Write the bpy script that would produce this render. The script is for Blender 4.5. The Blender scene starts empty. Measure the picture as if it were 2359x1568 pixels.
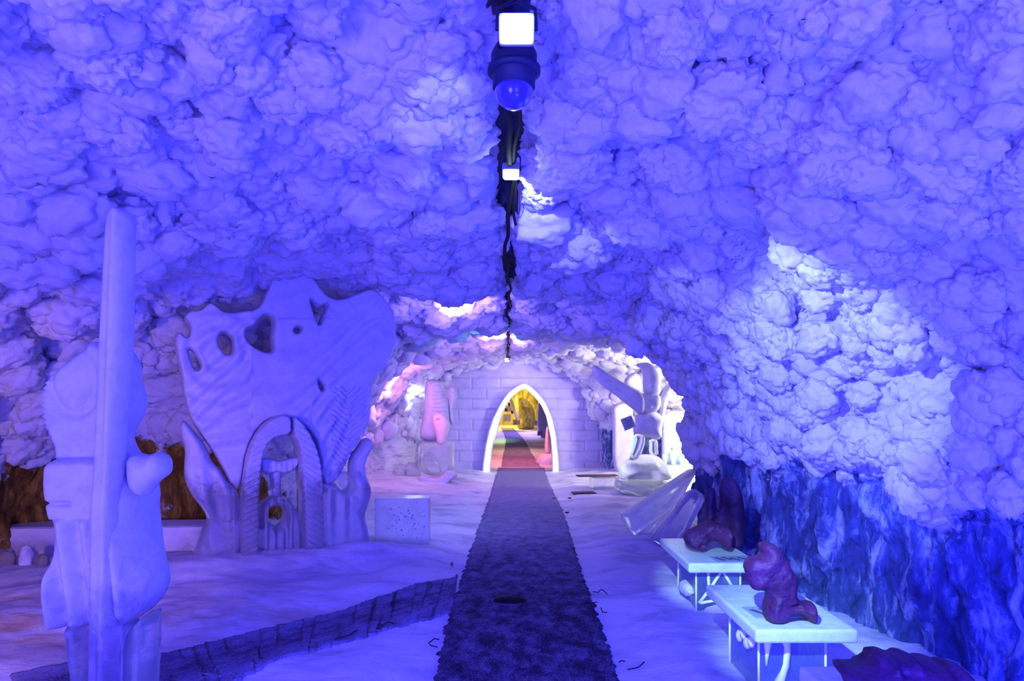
import bpy, math, random
import numpy as np
from mathutils import Vector
random.seed(7)
rng = np.random.default_rng(7)
SC = bpy.context.scene
COL = SC.collection
F, CX, HY, H = 1500.0, 1179.5, 940.0, 1.6      # lens in pixels, image centre, horizon row, eye height

# ------------------------------------------------------------------ camera
cd = bpy.data.cameras.new('camera'); cam = bpy.data.objects.new('camera', cd); COL.objects.link(cam)
cam.location = (0, 0, H); cam.rotation_euler = (math.pi/2, 0, 0)
cd.sensor_width = 36; cd.lens = 36*F/2359.0; cd.shift_y = (HY-784)/2359.0; cd.clip_start = .05; cd.clip_end = 200
SC.camera = cam
vs = SC.view_settings; vs.view_transform = 'Standard'; vs.look = 'None'; vs.exposure = .75; vs.gamma = 1; vs.use_curve_mapping = False

# ------------------------------------------------------------------ helpers
def tag(o, label=None, cat=None, group=None, kind=None):
    if label: o['label'] = label
    if cat: o['category'] = cat
    if group: o['group'] = group
    if kind: o['kind'] = kind
    return o
def thing(name, loc, label, cat, group=None):
    o = bpy.data.objects.new(name, None); COL.objects.link(o); o.location = loc; o.empty_display_size = .1
    return tag(o, label, cat, group)
def wloc(o):
    v = Vector((0, 0, 0))
    while o is not None: v += o.location; o = o.parent
    return v
def mesh(name, V, Fc, mat, parent=None, smooth=True, origin=None, attrs=None):
    V = np.asarray(V, dtype=np.float64).copy()
    off = np.array(wloc(parent)) if parent is not None else np.array(origin if origin is not None else (0, 0, 0), dtype=float)
    V -= off
    me = bpy.data.meshes.new(name)
    if isinstance(Fc, np.ndarray) and Fc.ndim == 2:
        n, k = Fc.shape
        me.vertices.add(len(V)); me.vertices.foreach_set('co', V.astype(np.float32).ravel())
        me.loops.add(n*k); me.loops.foreach_set('vertex_index', Fc.astype(np.int32).ravel())
        me.polygons.add(n); me.polygons.foreach_set('loop_start', np.arange(0, n*k, k, dtype=np.int32))
        me.update(calc_edges=True)
    else:
        me.from_pydata([tuple(v) for v in V], [], [tuple(f) for f in Fc]); me.update()
    me.polygons.foreach_set('use_smooth', np.full(len(me.polygons), smooth)); 
    for k, a in (attrs or {}).items():
        at = me.attributes.new(k, 'FLOAT', 'POINT'); at.data.foreach_set('value', np.asarray(a, dtype=np.float32))
    me.materials.append(mat)
    o = bpy.data.objects.new(name, me); COL.objects.link(o)
    if parent is not None: o.parent = parent
    else: o.location = Vector(off)
    return o
def px2w(px, py, Y):
    return (px-CX)/F*Y, H+(HY-py)/F*Y
def G(px, py, z=0.0):
    Y = (H-z)*F/(py-HY); return ((px-CX)/F*Y, Y)

# noise -------------------------------------------------------------
def hsh(ix, iy, iz, s):
    h = (ix.astype(np.uint32)*np.uint32(374761393) + iy.astype(np.uint32)*np.uint32(668265263) + iz.astype(np.uint32)*np.uint32(2147483647-1274126177) + np.uint32((s*974711) & 0xffffffff))
    h ^= h >> np.uint32(13); h = h*np.uint32(1274126177); h ^= h >> np.uint32(16); h = h*np.uint32(2246822519); h ^= h >> np.uint32(13)
    return (h & np.uint32(0xffffff)).astype(np.float32)/16777216.0
def worley(p, s=1, jit=.95):
    p = p.astype(np.float32); ip = np.floor(p).astype(np.int64); fp = p-ip
    f1 = np.full(len(p), 9., np.float32)
    for dx in (-1, 0, 1):
        for dy in (-1, 0, 1):
            for dz in (-1, 0, 1):
                cx, cy, cz = ip[:, 0]+dx, ip[:, 1]+dy, ip[:, 2]+dz
                a = dx+.5+jit*(hsh(cx, cy, cz, s)-.5)-fp[:, 0]
                b = dy+.5+jit*(hsh(cx, cy, cz, s+11)-.5)-fp[:, 1]
                c = dz+.5+jit*(hsh(cx, cy, cz, s+23)-.5)-fp[:, 2]
                np.minimum(f1, a*a+b*b+c*c, out=f1)
    return np.sqrt(f1)
def vnoise(p, s=1):
    ip = np.floor(p).astype(np.int64); f = (p-ip); f = f*f*(3-2*f); r = 0
    for dx in (0, 1):
        for dy in (0, 1):
            for dz in (0, 1):
                w = (f[:, 0] if dx else 1-f[:, 0])*(f[:, 1] if dy else 1-f[:, 1])*(f[:, 2] if dz else 1-f[:, 2])
                r = r+w*hsh(ip[:, 0]+dx, ip[:, 1]+dy, ip[:, 2]+dz, s)
    return r
def fbm(p, s=1, o=4):
    r = 0; a = .5; t = 0
    for k in range(o): r = r+a*vnoise(p*2**k+k*7.3, s+k); t += a; a *= .5
    return r/t
def sst(a, b, x): t = np.clip((x-a)/(b-a), 0, 1); return t*t*(3-2*t)
def V3(x, y, z): return np.stack([np.asarray(x, float), np.asarray(y, float), np.asarray(z, float)], 1)

# ------------------------------------------------------------------ materials
def new_mat(name):
    m = bpy.data.materials.new(name); m.use_nodes = True
    nt = m.node_tree; b = nt.nodes['Principled BSDF']; return m, nt, b
def N(nt, typ, **kw):
    n = nt.nodes.new(typ)
    for k, v in kw.items():
        if k in n.inputs: n.inputs[k].default_value = v
        else: setattr(n, k, v)
    return n
def L(nt, a, ao, b, bi): nt.links.new(a.outputs[ao], b.inputs[bi])
def ramp(nt, stops):
    r = nt.nodes.new('ShaderNodeValToRGB'); e = r.color_ramp.elements
    while len(e) > 1: e.remove(e[-1])
    e[0].position, e[0].color = stops[0][0], (*stops[0][1], 1)
    for p, c in stops[1:]:
        q = e.new(p); q.color = (*c, 1)
    return r
def noisetex(nt, scale, detail=4, rough=.6, vec=None, dist=0):
    n = N(nt, 'ShaderNodeTexNoise', Scale=scale, Detail=detail, Roughness=rough, Distortion=dist)
    if vec is not None: L(nt, vec[0], vec[1], n, 'Vector')
    return n
def simple(name, col, rough=.6, metal=0, emit=None, es=0, bump=0, bs=20, trans=0, ior=1.31, var=0):
    m, nt, b = new_mat(name)
    b.inputs['Base Color'].default_value = (*col, 1); b.inputs['Roughness'].default_value = rough; b.inputs['Metallic'].default_value = metal
    b.inputs['IOR'].default_value = ior; b.inputs['Transmission Weight'].default_value = trans
    if emit: b.inputs['Emission Color'].default_value = (*emit, 1); b.inputs['Emission Strength'].default_value = es
    co = nt.nodes.new('ShaderNodeTexCoord')
    if bump:
        n = noisetex(nt, bs, 5, .6, (co, 'Object')); bp = N(nt, 'ShaderNodeBump', Strength=bump, Distance=.02)
        L(nt, n, 'Fac', bp, 'Height'); L(nt, bp, 'Normal', b, 'Normal')
    if var:
        n2 = noisetex(nt, bs*.35, 5, .65, (co, 'Object'))
        r = ramp(nt, [(.3, tuple(c*(1-var) for c in col)), (.7, tuple(min(1, c*(1+var)) for c in col))])
        L(nt, n2, 'Fac', r, 'Fac'); L(nt, r, 'Color', b, 'Base Color')
    return m

def cave_material(name, frost, rock_a, rock_b, rock_c):
    m, nt, b = new_mat(name)
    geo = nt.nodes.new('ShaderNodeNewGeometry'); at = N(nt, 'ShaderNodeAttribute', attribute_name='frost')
    mp = N(nt, 'ShaderNodeMapping'); mp.inputs['Scale'].default_value = (1, 1, .32); L(nt, geo, 'Position', mp, 'Vector')
    nr = noisetex(nt, 7, 8, .7, (mp, 'Vector'), .6); nf = noisetex(nt, 14, 6, .7, (geo, 'Position'))
    rr = ramp(nt, [(.33, rock_a), (.5, rock_b), (.62, rock_c)]); L(nt, nr, 'Fac', rr, 'Fac')
    fr = ramp(nt, [(.3, tuple(c*.93 for c in frost)), (.7, frost)]); L(nt, nf, 'Fac', fr, 'Fac')
    # frost coverage broken up by noise
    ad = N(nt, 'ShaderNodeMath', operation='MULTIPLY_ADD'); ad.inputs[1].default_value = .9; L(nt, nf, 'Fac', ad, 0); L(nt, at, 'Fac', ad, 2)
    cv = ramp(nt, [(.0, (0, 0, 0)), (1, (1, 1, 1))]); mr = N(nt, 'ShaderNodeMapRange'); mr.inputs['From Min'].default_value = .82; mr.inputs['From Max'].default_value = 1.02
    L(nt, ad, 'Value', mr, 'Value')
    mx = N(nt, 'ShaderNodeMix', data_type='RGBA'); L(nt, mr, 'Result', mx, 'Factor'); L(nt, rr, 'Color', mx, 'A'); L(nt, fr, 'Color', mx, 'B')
    L(nt, mx, 'Result', b, 'Base Color'); b.inputs['Subsurface Weight'].default_value = .5; b.inputs['Subsurface Radius'].default_value = (.5, .5, 1); b.inputs['Subsurface Scale'].default_value = .06; b.inputs['Roughness'].default_value = .75; b.inputs['Specular IOR Level'].default_value = .25
    nb = noisetex(nt, 55, 8, .78, (geo, 'Position')); vb = N(nt, 'ShaderNodeTexVoronoi', Scale=30.0); L(nt, geo, 'Position', vb, 'Vector')
    b1 = N(nt, 'ShaderNodeBump', Strength=.55, Distance=.015); L(nt, nb, 'Fac', b1, 'Height')
    b2 = N(nt, 'ShaderNodeBump', Strength=.2, Distance=.02, invert=True); L(nt, vb, 'Distance', b2, 'Height'); L(nt, b1, 'Normal', b2, 'Normal')
    b3 = N(nt, 'ShaderNodeBump', Distance=.05); L(nt, nr, 'Fac', b3, 'Height'); iv = N(nt, 'ShaderNodeMath', operation='SUBTRACT'); iv.inputs[0].default_value = .8; L(nt, mr, 'Result', iv, 1); L(nt, iv, 'Value', b3, 'Strength'); L(nt, b2, 'Normal', b3, 'Normal')
    L(nt, b3, 'Normal', b, 'Normal')
    return m
FROST = (.64, .60, .96)
M_ceil = cave_material('hoar_frost_ceiling', FROST, (.02, .02, .05), (.05, .05, .09), (.12, .1, .14))
M_left = cave_material('hoar_frost_over_brown_rock', FROST, (.05, .02, .006), (.20, .10, .02), (.42, .24, .05))
M_right = cave_material('hoar_frost_over_grey_rock', FROST, (.02, .03, .12), (.07, .10, .42), (.42, .48, .88))
M_yellow = cave_material('yellow_clay_rock', (.7, .62, .3), (.25, .19, .05), (.5, .42, .12), (.75, .65, .25))

def snow_material():
    m, nt, b = new_mat('trodden_snow')
    geo = nt.nodes.new('ShaderNodeNewGeometry'); mp = N(nt, 'ShaderNodeMapping'); mp.inputs['Scale'].default_value = (.55, 1, 1); L(nt, geo, 'Position', mp, 'Vector')
    n = noisetex(nt, 2.2, 7, .65, (mp, 'Vector'), .4)
    at = N(nt, 'ShaderNodeAttribute', attribute_name='dirt')
    r = ramp(nt, [(.36, (.42, .38, .66)), (.5, (.66, .62, .90)), (.7, (.78, .75, .95))]); L(nt, n, 'Fac', r, 'Fac')
    n3 = noisetex(nt, 60, 3, .7, (mp, 'Vector')); n4 = noisetex(nt, 4, 6, .7, (mp, 'Vector'), .3)
    a1 = N(nt, 'ShaderNodeMath', operation='MULTIPLY'); L(nt, at, 'Fac', a1, 0); 
    r4 = ramp(nt, [(.38, (0, 0, 0)), (.62, (1, 1, 1))]); L(nt, n4, 'Fac', r4, 'Fac'); L(nt, r4, 'Color', a1, 1)
    mx = N(nt, 'ShaderNodeMix', data_type='RGBA'); L(nt, a1, 'Value', mx, 'Factor'); L(nt, r, 'Color', mx, 'A'); mx.inputs['B'].default_value = (.45, .27, .25, 1)
    L(nt, mx, 'Result', b, 'Base Color'); b.inputs['Roughness'].default_value = .6; b.inputs['Specular IOR Level'].default_value = .3
    b1 = N(nt, 'ShaderNodeBump', Strength=.4, Distance=.01); L(nt, n3, 'Fac', b1, 'Height')
    b2 = N(nt, 'ShaderNodeBump', Strength=.5, Distance=.06); L(nt, n, 'Fac', b2, 'Height'); L(nt, b1, 'Normal', b2, 'Normal'); L(nt, b2, 'Normal', b, 'Normal')
    return m
M_snow = snow_material()
def carpet_material():
    m, nt, b = new_mat('snowy_dark_carpet')
    geo = nt.nodes.new('ShaderNodeNewGeometry'); at = N(nt, 'ShaderNodeAttribute', attribute_name='snowy')
    at2 = N(nt, 'ShaderNodeAttribute', attribute_name='along'); at3 = N(nt, 'ShaderNodeAttribute', attribute_name='across')
    cb = nt.nodes.new('ShaderNodeCombineXYZ'); L(nt, at3, 'Fac', cb, 'X'); L(nt, at2, 'Fac', cb, 'Y')
    mp = N(nt, 'ShaderNodeMapping'); mp.inputs['Scale'].default_value = (1.6, 1.0, 1); L(nt, cb, 'Vector', mp, 'Vector')
    n = noisetex(nt, 4.5, 8, .72, (mp, 'Vector'), .3); n2 = noisetex(nt, 95, 3, .8, (cb, 'Vector'))
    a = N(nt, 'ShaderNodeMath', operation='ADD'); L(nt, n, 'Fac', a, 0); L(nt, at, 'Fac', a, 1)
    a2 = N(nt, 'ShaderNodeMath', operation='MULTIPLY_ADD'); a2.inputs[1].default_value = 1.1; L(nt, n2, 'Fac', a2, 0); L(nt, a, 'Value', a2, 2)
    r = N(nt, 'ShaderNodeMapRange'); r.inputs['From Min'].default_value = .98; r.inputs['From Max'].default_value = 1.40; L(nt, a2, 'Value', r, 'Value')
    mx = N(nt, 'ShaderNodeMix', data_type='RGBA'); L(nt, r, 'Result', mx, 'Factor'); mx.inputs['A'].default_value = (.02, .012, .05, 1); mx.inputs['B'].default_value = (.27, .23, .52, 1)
    L(nt, mx, 'Result', b, 'Base Color'); b.inputs['Roughness'].default_value = .9; b.inputs['Specular IOR Level'].default_value = .1
    bp = N(nt, 'ShaderNodeBump', Strength=.6, Distance=.008); L(nt, n2, 'Fac', bp, 'Height'); L(nt, bp, 'Normal', b, 'Normal')
    return m
M_carpet = carpet_material()
def ice_material(name, col, t_lo, t_hi, z_lo, z_hi, r_lo=.08, r_hi=.5, bump=.25, bs=9, joints=False):
    """clear ice near z_lo, hoar-frosted ice above z_hi"""
    m, nt, b = new_mat(name)
    geo = nt.nodes.new('ShaderNodeNewGeometry'); sp = nt.nodes.new('ShaderNodeSeparateXYZ'); L(nt, geo, 'Position', sp, 'Vector')
    n = noisetex(nt, bs, 6, .65, (geo, 'Position'), .4)
    ad = N(nt, 'ShaderNodeMath', operation='MULTIPLY_ADD'); ad.inputs[1].default_value = .5; L(nt, n, 'Fac', ad, 0); L(nt, sp, 'Z', ad, 2)
    mr = N(nt, 'ShaderNodeMapRange'); mr.inputs['From Min'].default_value = z_lo+.25; mr.inputs['From Max'].default_value = z_hi+.25
    mr.inputs['To Min'].default_value = t_lo; mr.inputs['To Max'].default_value = t_hi; L(nt, ad, 'Value', mr, 'Value'); L(nt, mr, 'Result', b, 'Transmission Weight')
    m2 = N(nt, 'ShaderNodeMapRange'); m2.inputs['From Min'].default_value = z_lo+.25; m2.inputs['From Max'].default_value = z_hi+.25
    m2.inputs['To Min'].default_value = r_lo; m2.inputs['To Max'].default_value = r_hi; L(nt, ad, 'Value', m2, 'Value'); L(nt, m2, 'Result', b, 'Roughness')
    r = ramp(nt, [(.38, tuple(c*.86 for c in col)), (.55, col)]); L(nt, n, 'Fac', r, 'Fac'); L(nt, r, 'Color', b, 'Base Color')
    b.inputs['IOR'].default_value = 1.31
    bp = N(nt, 'ShaderNodeBump', Strength=bump, Distance=.03); L(nt, n, 'Fac', bp, 'Height')
    n2 = noisetex(nt, bs*7, 4, .7, (geo, 'Position')); b2 = N(nt, 'ShaderNodeBump', Strength=bump*.6, Distance=.006); L(nt, n2, 'Fac', b2, 'Height'); L(nt, bp, 'Normal', b2, 'Normal')
    L(nt, b2, 'Normal', b, 'Normal')
    return m
ICE = (.64, .62, .96)
M_ice_fig = ice_material('frosted_sculpture_ice', ICE, .85, .12, .45, .8)
M_ice_throne = ice_material('carved_frosted_ice', ICE, .72, .08, .75, 1.0)
M_ice_clear = ice_material('clear_ice', (.9, .95, 1), .8, .8, -1, 0, .1, .1)
M_ice_block = ice_material('cloudy_block_ice', (.85, .92, 1), .7, .7, -1, 0, .18, .18, bump=.15)
M_ice_wall = ice_material('white_wall_ice', (.58, .53, .95), .12, .12, -1, 0, .4, .4, bump=.12, bs=4)
M_ice_far = ice_material('far_sculpture_ice', ICE, .75, .15, .8, 1.05)
M_ice_ped = ice_material('pedestal_ice', (.45, .55, 1), .85, .85, -1, 0, .12, .12, bump=.3, bs=5)
M_ice_top = ice_material('tabletop_ice', (.86, .96, .98), .25, .25, -1, 0, .16, .16, bump=.2, bs=12)
M_arch = simple('glowing_arch_ice', (.95, .96, 1), .35, bump=.1, bs=8)
M_bone = simple('old_brown_bone', (.065, .014, .085), .5, bump=.9, bs=16, var=.5)
M_bone2 = simple('dark_blue_grey_bone', (.04, .014, .09), .6, bump=.9, bs=10, var=.6)
M_black = simple('black_rubber', (.004, .004, .01), .85)
M_metal = simple('dark_lamp_metal', (.015, .02, .07), .5)
M_greymetal = simple('grey_lamp_metal', (.35, .4, .55), .4, .3)
M_dome = simple('translucent_dome_plastic', (.06, .05, .35), .15, trans=.2, ior=1.4)
M_lampglass = simple('lit_lamp_glass', (1, 1, 1), .3, emit=(.75, .95, 1), es=30)
M_redglass = simple('lit_red_lamp_glass', (1, .5, .4), .3, emit=(1, .35, .3), es=22)
M_strip = simple('lit_strip', (1, 1, 1), .3, emit=(.8, .88, 1), es=2.2)
M_yarn = simple('dark_yarn', (.03, .02, .06), .9)
M_wood = simple('brown_wood', (.35, .24, .10), .7, bump=.4, bs=12, var=.3)
M_darkwood = simple('dark_board', (.10, .05, .09), .7, var=.3)
M_pale = simple('pale_board', (.8, .7, .4), .7, var=.15)
M_paper = simple('grey_card', (.30, .33, .52), .5)
M_ink = simple('dark_print', (.08, .08, .2), .6)
M_rockice = simple('stone_with_ice', (.25, .2, .24), .4, bump=.6, bs=8, var=.4)
M_pinkice = ice_material('pink_lit_ice', (.95, .85, .95), .15, .15, -1, 0, .35, .35)

# ------------------------------------------------------------------ cave shell
KEYS = [((-5.6, -3.0), (3.6, -3.0)), ((-5.6, 1.6), (3.15, 1.6)), ((-5.6, 3.2), (2.85, 3.2)), ((-5.6, 5.0), (2.5, 4.7)), ((-5.4, 7.2), (2.36, 6.5)),
        ((-4.5, 7.95), (2.38, 7.3)), ((-3.5, 8.25), (2.42, 8.0)), ((-3.2, 9.2), (2.75, 8.8)), ((-3.12, 10), (3.8, 9.4)),
        ((-3.1, 11), (5.3, 10.6)), ((-3.1, 12.5), (5.6, 13)), ((-3.12, 14), (5.1, 15.2)), ((-3.0, 14.9), (3.5, 15.7)),
        ((-2.65, 15.6), (2.45, 15.8)), ((-2.4, 17.3), (2.2, 17.3))]
HK = [3.1, 3.05, 3.03, 3.0, 3.0, 3.0, 2.95, 2.95, 3.0, 3.0, 3.0, 2.95, 2.9, 2.85, 2.75]
rows = []
for i in range(len(KEYS)-1):
    a, b2 = KEYS[i], KEYS[i+1]
    ln = max(math.dist(a[0], b2[0]), math.dist(a[1], b2[1])); dep = max(1.6, (a[0][1]+b2[0][1])/2)
    n = 90 if i == 0 else max(8, int(ln/(.005*dep)))
    for k in range(n): rows.append(i+k/n)
rows.append(len(KEYS)-1); rows = np.array(rows)
kk = np.arange(len(KEYS))
def smooth_interp(t, vals):
    return np.interp(t, kk, vals)
Lx = smooth_interp(rows, [k[0][0] for k in KEYS]); Ly = smooth_interp(rows, [k[0][1] for k in KEYS])
Rx = smooth_interp(rows, [k[1][0] for k in KEYS]); Ry = smooth_interp(rows, [k[1][1] for k in KEYS]); Hh = smooth_interp(rows, HK)
NU = 1150
pe = 2.7
th = np.linspace(math.pi, 0, 6001)
ex = np.sign(np.cos(th))*np.abs(np.cos(th))**(2/pe); ez = np.abs(np.sin(th))**(2/pe)
ex[[0, -1]] = (-1, 1); ez[[0, -1]] = 0
arc = np.concatenate([[0], np.cumsum(np.hypot(np.diff(ex)*3.6, np.diff(ez)*3.0))]); arc /= arc[-1]
fu = np.linspace(0, 1, NU); eu = np.interp(fu, arc, ex); zu = np.interp(fu, arc, ez)
# the crown of the tunnel follows x = 0 even where a side bay widens it
def crosssec():
    P = np.zeros((len(rows), NU, 3))
    w_l = -Lx[:, None]; w_r = Rx[:, None]
    X = np.where(eu[None, :] < 0, eu[None, :]*w_l, eu[None, :]*w_r)
    tt = (X-Lx[:, None])/(Rx-Lx)[:, None]
    P[..., 0] = X; P[..., 1] = Ly[:, None]*(1-tt)+Ry[:, None]*tt
    P[..., 2] = -.3+(Hh[:, None]+.3)*zu[None, :]
    return P
P = crosssec()
def grid_normals(P):
    du = np.gradient(P, axis=1); dv = np.gradient(P, axis=0)
    n = np.cross(du, dv); n /= np.linalg.norm(n, axis=2, keepdims=True)+1e-9
    return n
nrm = grid_normals(P)
mid = np.stack([np.zeros(len(rows)), (Ly+Ry)/2, np.full(len(rows), 1.2)], 1)[:, None, :]
if ((mid-P)*nrm).sum() < 0: nsgn = -1
else: nsgn = 1
P0 = P.copy(); shp = P.shape[:2]
flat = P0.reshape(-1, 3)
x0, y0, z0 = flat[:, 0], flat[:, 1], flat[:, 2]
lo = fbm(flat*np.array([1.1, 1.1, .5]), 5, 4)
# frost line height by place
leftside = x0 < 0
line = np.where(leftside, np.interp(y0, [8.4, 9.5, 17], [1.15, .1, -.3]), np.interp(y0, [0, 3, 6.5, 7.4, 8.6, 9.5, 15, 15.6, 17], [1.15, 1.2, 1.3, .75, .75, .2, .2, 1.1, 1.1]))
frost = sst(-.35, .35, z0-line+(lo-.5)*1.6)
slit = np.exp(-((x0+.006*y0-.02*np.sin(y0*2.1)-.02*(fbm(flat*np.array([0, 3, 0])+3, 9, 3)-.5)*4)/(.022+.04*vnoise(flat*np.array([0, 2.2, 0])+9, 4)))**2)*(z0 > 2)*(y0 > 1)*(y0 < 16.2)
nbase = nrm*nsgn
def disp(P, amt, n=None):
    n = grid_normals(P)*nsgn*.45+nbase*.7
    return P+n*amt.reshape(shp)[..., None]
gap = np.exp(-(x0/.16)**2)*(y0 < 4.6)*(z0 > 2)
amp = (1-.95*gap)*(.25+.75*frost)*np.interp(y0, [2, 6, 12, 16], [1, .9, .75, .6])*(1-.9*slit)
amp *= np.where((z0 < 2.2) & leftside & (y0 < 8.7), .8, 1)
bowl = lambda w: np.clip(1-w*w*1.15, -.2, 1)
occ = 0
for k, (s, a) in enumerate([(1.0, .13), (.42, .07), (.19, .035), (.09, .018)]):
    q = P.reshape(-1, 3); f = fbm(q/s, 140+k*5, 6)+.035*(fbm(q/.06, 160+k, 2)-.5); cl_f = .6*sst(.49, .512, f)+.4*sst(.40, .6, f)
    P = disp(P, a*(cl_f-.5)*amp)
cr = np.zeros(len(flat))
for k, (s, a) in enumerate([(.30, .05), (.15, .035), (.07, .022), (.034, .012)]):
    q = P.reshape(-1, 3); w = worley((q+.25*s*(fbm(q/s*1.3, 40+k, 2)-.5)[:, None])/s, 60+k)
    bb = bowl(w); P = disp(P, a*(bb-.35)*amp)
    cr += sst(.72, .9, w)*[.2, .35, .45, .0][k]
# rock: vertical runs and ledges
q = flat*np.array([3.2, 3.2, .75]); rk = np.abs(fbm(q, 81, 5)-.5)*2; rk2 = worley(flat*np.array([5, 5, 3.2]), 90)
P = disp(P, (1-frost)*(.26*(rk-.3)+.07*bowl(rk2)))
P = disp(P, .05*(fbm(flat*9, 77, 4)-.5)*(1-.5*frost))
# groove in the ceiling frost along the cable
P = disp(P, -.06*slit-.10*gap)
frostA = frost-.30*cr*(.4+.6*(leftside & (y0 < 8.8)))-1.1*(slit > .35)-.5*gap+(lo-.5)*.2  # bare rock in creases; slit and crease shade put into the colour too
frostA = np.where(leftside & (z0 < 1.5) & (y0 < 9), frostA+.12+(fbm(flat*2.4, 301, 5)-.5)*2.6, frostA)
frostA = np.where((~leftside) & (y0 < 7), frostA+.05, frostA)
allV = P.reshape(-1, 3); NR = len(rows)
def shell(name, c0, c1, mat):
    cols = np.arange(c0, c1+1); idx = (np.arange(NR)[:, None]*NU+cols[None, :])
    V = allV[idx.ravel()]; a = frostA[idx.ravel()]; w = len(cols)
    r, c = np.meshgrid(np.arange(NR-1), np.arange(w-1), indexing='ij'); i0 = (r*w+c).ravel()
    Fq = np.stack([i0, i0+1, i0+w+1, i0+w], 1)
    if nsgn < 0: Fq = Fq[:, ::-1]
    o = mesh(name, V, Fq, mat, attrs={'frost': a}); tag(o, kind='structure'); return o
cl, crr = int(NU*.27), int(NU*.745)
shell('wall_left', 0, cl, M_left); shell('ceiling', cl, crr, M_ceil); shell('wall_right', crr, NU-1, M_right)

# ------------------------------------------------------------------ hoar frost clumps hanging from the shell
def ico(sub):
    import bmesh
    bm = bmesh.new(); bmesh.ops.create_icosphere(bm, subdivisions=sub, radius=1); bm.verts.ensure_lookup_table()
    V = np.array([v.co[:] for v in bm.verts]); Fc = np.array([[v.index for v in f.verts] for f in bm.faces]); bm.free(); return V, Fc
def clump_protos(sub, n):
    V, Fc = ico(sub); out = []
    for k in range(n):
        o = k*13.7; d = .62+.42*bowl(worley(V*1.5+o, 400+k)); W_ = V*d[:, None]
        d2 = 1+.26*bowl(worley(W_*4.2+o, 430+k)); W_ = W_*d2[:, None]
        W_ = W_*(1+.13*bowl(worley(W_*9.5+o, 460+k))+.22*(fbm(W_*9+o, 480+k, 4)-.5))[:, None]
        out.append(W_)
    return out, Fc
pr_hi, F_hi = clump_protos(5, 6); pr_lo, F_lo = clump_protos(4, 6); pr_xs, F_xs = clump_protos(3, 6)
Pn = grid_normals(P)*nsgn*.4+nbase*.6; Pn = (Pn/np.linalg.norm(Pn, axis=2, keepdims=True)).reshape(-1, 3)
ca = np.linalg.norm(np.cross(np.gradient(P, axis=0), np.gradient(P, axis=1)), axis=2).ravel()
Yq = allVy = P.reshape(-1, 3)[:, 1]; px_, pz_ = P.reshape(-1, 3)[:, 0], P.reshape(-1, 3)[:, 2]
sz = np.clip(.046*Yq, .085, .17)*np.where((px_ > 1.5) & (pz_ < 2.5) & (Yq < 8), .6, 1)
wgt = ca/(sz*sz)*(frostA > .55)*(Yq > .9)*(Yq < 16.6)*(pz_ > .9)
slit_x = -.006*Yq; wgt *= (np.abs(px_-slit_x) > np.where(Yq < 4.6, .14, .06)) | (pz_ < 2)
wgt *= sst(.40, .52, fbm(P.reshape(-1, 3)/.55, 222, 4))*.97+.03
wgt *= ~((px_ > -3.5) & (px_ < -1.1) & (Yq > 5.0) & (Yq < 7.6))
NC = 4600
pick = rng.choice(len(wgt), NC, p=wgt/wgt.sum())
VV, FF, off = [], [], 0
for i in pick:
    c0, n_ = P.reshape(-1, 3)[i], Pn[i]; s_ = sz[i]*rng.uniform(.45, 1.15)
    dxs = (abs(c0[0]-slit_x[i])-(.11 if c0[1] < 4.6 else .035+.02*math.sin(c0[1]*9)))/1.05
    if dxs < .025 and c0[2] > 2: continue
    if c0[2] > 2: s_ = min(s_, dxs)
    big = s_/c0[1] > .05 and c0[1] > 1.6; tiny = s_/c0[1] < .016 or c0[1] < 1.6; pr = (pr_hi if big else pr_xs if tiny else pr_lo)[rng.integers(6)]; Fq = F_hi if big else F_xs if tiny else F_lo
    t1 = np.cross(n_, rng.normal(size=3)); t1 /= np.linalg.norm(t1); t2 = np.cross(n_, t1)
    st = rng.uniform(.8, 1.3, 2)
    M = np.stack([t1*s_*st[0], t2*s_*st[1], n_*s_*.8]); VV.append(c0+n_*s_*.22+pr@M); FF.append(Fq+off); off += len(pr)
hf = mesh('hoar_frost', np.concatenate(VV), np.concatenate(FF), M_ceil, attrs={'frost': np.full(off, 1.2)})
tag(hf, 'fluffy blue-lit hoar frost clumps hanging all over the tunnel ceiling and upper walls', 'frost', kind='stuff')

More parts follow.
